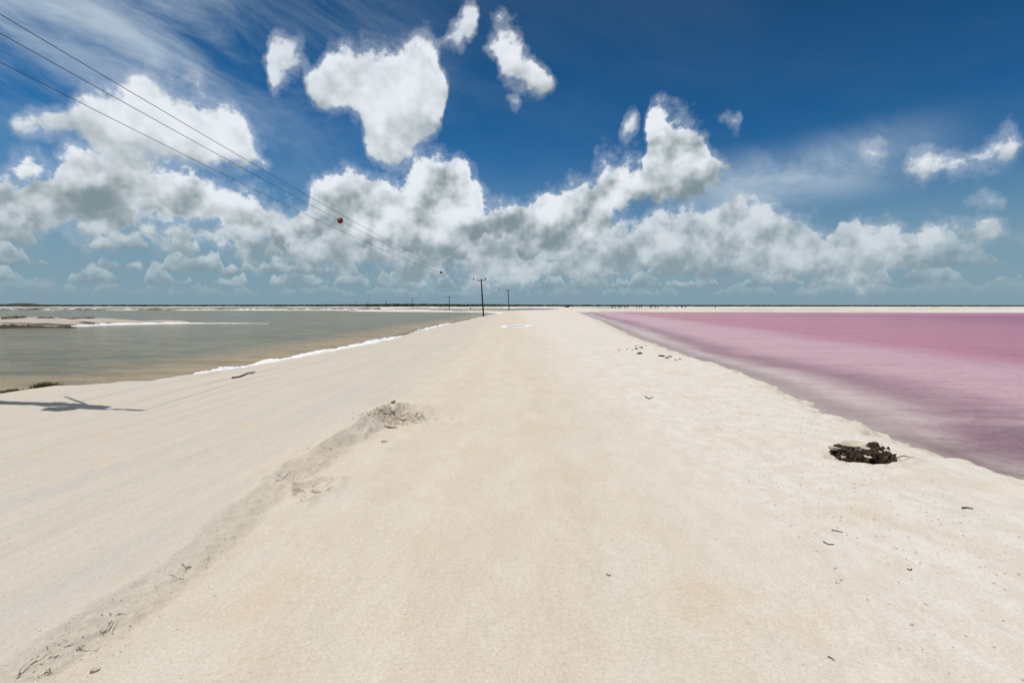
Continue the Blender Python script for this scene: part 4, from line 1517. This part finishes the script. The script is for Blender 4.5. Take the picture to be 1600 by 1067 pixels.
# dike rubble: broken pale and dark banks closing the grey lake
rr = random.Random(91)
mb_p, mb_d = MB(), MB()
for k in range(150):
    x = rr.uniform(-330, -62)
    y_ = 268 + 11 * rr.random()
    (mb_p if rr.random() < 0.66 else mb_d).lump((x, y_, WL + 0.1), rr.uniform(0.5, 1.1), 900 + k, (rr.uniform(1.5, 4.0), 1.2, rr.uniform(0.45, 0.75)), 0.4, 1)
o = mb_p.build('bank_rubble', M_FOAM, smooth=True)
tag(o, 'white salt lumps scattered along the far dike', 'salt lumps', kind='stuff')
o = mb_d.build('bank_rubble', M_DARKEARTH, smooth=True)
tag(o, 'dark earth lumps scattered along the far dike', 'earth lumps', kind='stuff')

# small red car far off on the flats
p = AT(886, 478, 620.0)
cz_ = zat(p.x, 620.0)
car = empty('car', (p.x, 620.0, cz_))
car.scale = (1.25, 1.25, 1.5)
mb = MB()
sec = [(-2.1, 0.35, 0.75), (-1.9, 0.28, 0.92), (-1.0, 0.25, 0.98), (1.2, 0.25, 1.0), (2.0, 0.3, 0.95), (2.15, 0.4, 0.7)]
for x, lo, hi in sec:
    mb.v += [(x, -0.85, lo), (x, 0.85, lo), (x, 0.85, hi), (x, -0.85, hi)]
for i in range(len(sec) - 1):
    b = i * 4
    for k in range(4):
        mb.f.append((b + k, b + (k + 1) % 4, b + 4 + (k + 1) % 4, b + 4 + k))
mb.f += [(3, 2, 1, 0), (20, 21, 22, 23)]
mb.build('body', M_RED, car)
mb = MB()
for x, hi in ((-1.0, 0.99), (-0.3, 1.55), (1.1, 1.58), (1.75, 1.0)):
    mb.v += [(x, -0.72, 0.95), (x, 0.72, 0.95), (x, 0.66, hi), (x, -0.66, hi)]
for i in range(3):
    b = i * 4
    for k in range(4):
        mb.f.append((b + k, b + (k + 1) % 4, b + 4 + (k + 1) % 4, b + 4 + k))
cab = mb.build('cabin', M_RED, car)
MB().box((0.4, -0.715, 1.27), (1.2, 0.03, 0.36)).build('side_window', M_GLASS, cab)
for sx in (-1.3, 1.35):
    for sy in (-0.8, 0.8):
        MB().tube([(sx, sy - 0.1, 0.33), (sx, sy + 0.1, 0.33)], 0.33, 14).build('wheel', M_RUBBER, car)
tag(car, 'tiny red car on the far flats above the road end', 'car')

# low hill and the belt of trees on the skyline
hx = AT(35, 477, 1900)
mb = MB()
nx_, ny_ = 50, 14
for j in range(ny_):
    for i in range(nx_):
        u, v = i / (nx_ - 1) * 2 - 1, j / (ny_ - 1) * 2 - 1
        zz = 11.0 * max(0, 1 - u * u) ** 1.3 * max(0, 1 - v * v) + 0.8 * math.sin(i * 1.7 + j) * max(0, 1 - u * u)
        mb.v.append((u * 95, v * 60, zz - 1.5))
for j in range(ny_ - 1):
    for i in range(nx_ - 1):
        b = j * nx_ + i
        mb.f.append((b, b + 1, b + nx_ + 1, b + nx_))
o = mb.build('hill', M_LEAF, smooth=True, loc=(hx.x, 1900, 0))
tag(o, 'low dark wooded rise on the left skyline', kind='structure')

rr = random.Random(55)
mb = MB()
ico = MB().lump((0, 0, 0), 1.0, 1, (1, 1, 1), 0.0, 1)
IV, IF = ico.v, ico.f
prof_t = [(-900, 6.0), (-200, 5.4), (0, 5.6), (100, 4.8), (300, 4.6), (480, 5.0), (560, 5.8), (625, 7.4), (690, 6.6), (760, 6.0), (800, 5.4), (900, 4.6), (1000, 4.4), (1200, 4.0), (1400, 3.6), (1600, 3.4), (2600, 3.4)]
bx, bh = [p[0] for p in prof_t], [p[1] for p in prof_t]
for k in range(5200):
    px = rr.uniform(-900, 2600)
    dist = rr.uniform(840, 1020)
    hh = float(np.interp(px, bx, bh)) * rr.uniform(0.58, 0.74)
    x = (px - 800) / 800 * dist
    b = len(mb.v)
    r0 = rr.uniform(3.5, 7.5)
    for v in IV:
        j = rr.uniform(0.75, 1.2)
        mb.v.append((x + v[0] * r0 * j, dist + v[1] * r0 * j, hh * 0.5 + v[2] * hh * 0.5 * j))
    for f_ in IF:
        mb.f.append(tuple(b + i for i in f_))
o = mb.build('mangrove_wood', M_LEAF)
tag(o, 'dark green line of distant mangrove trees along the horizon', 'trees', kind='stuff')
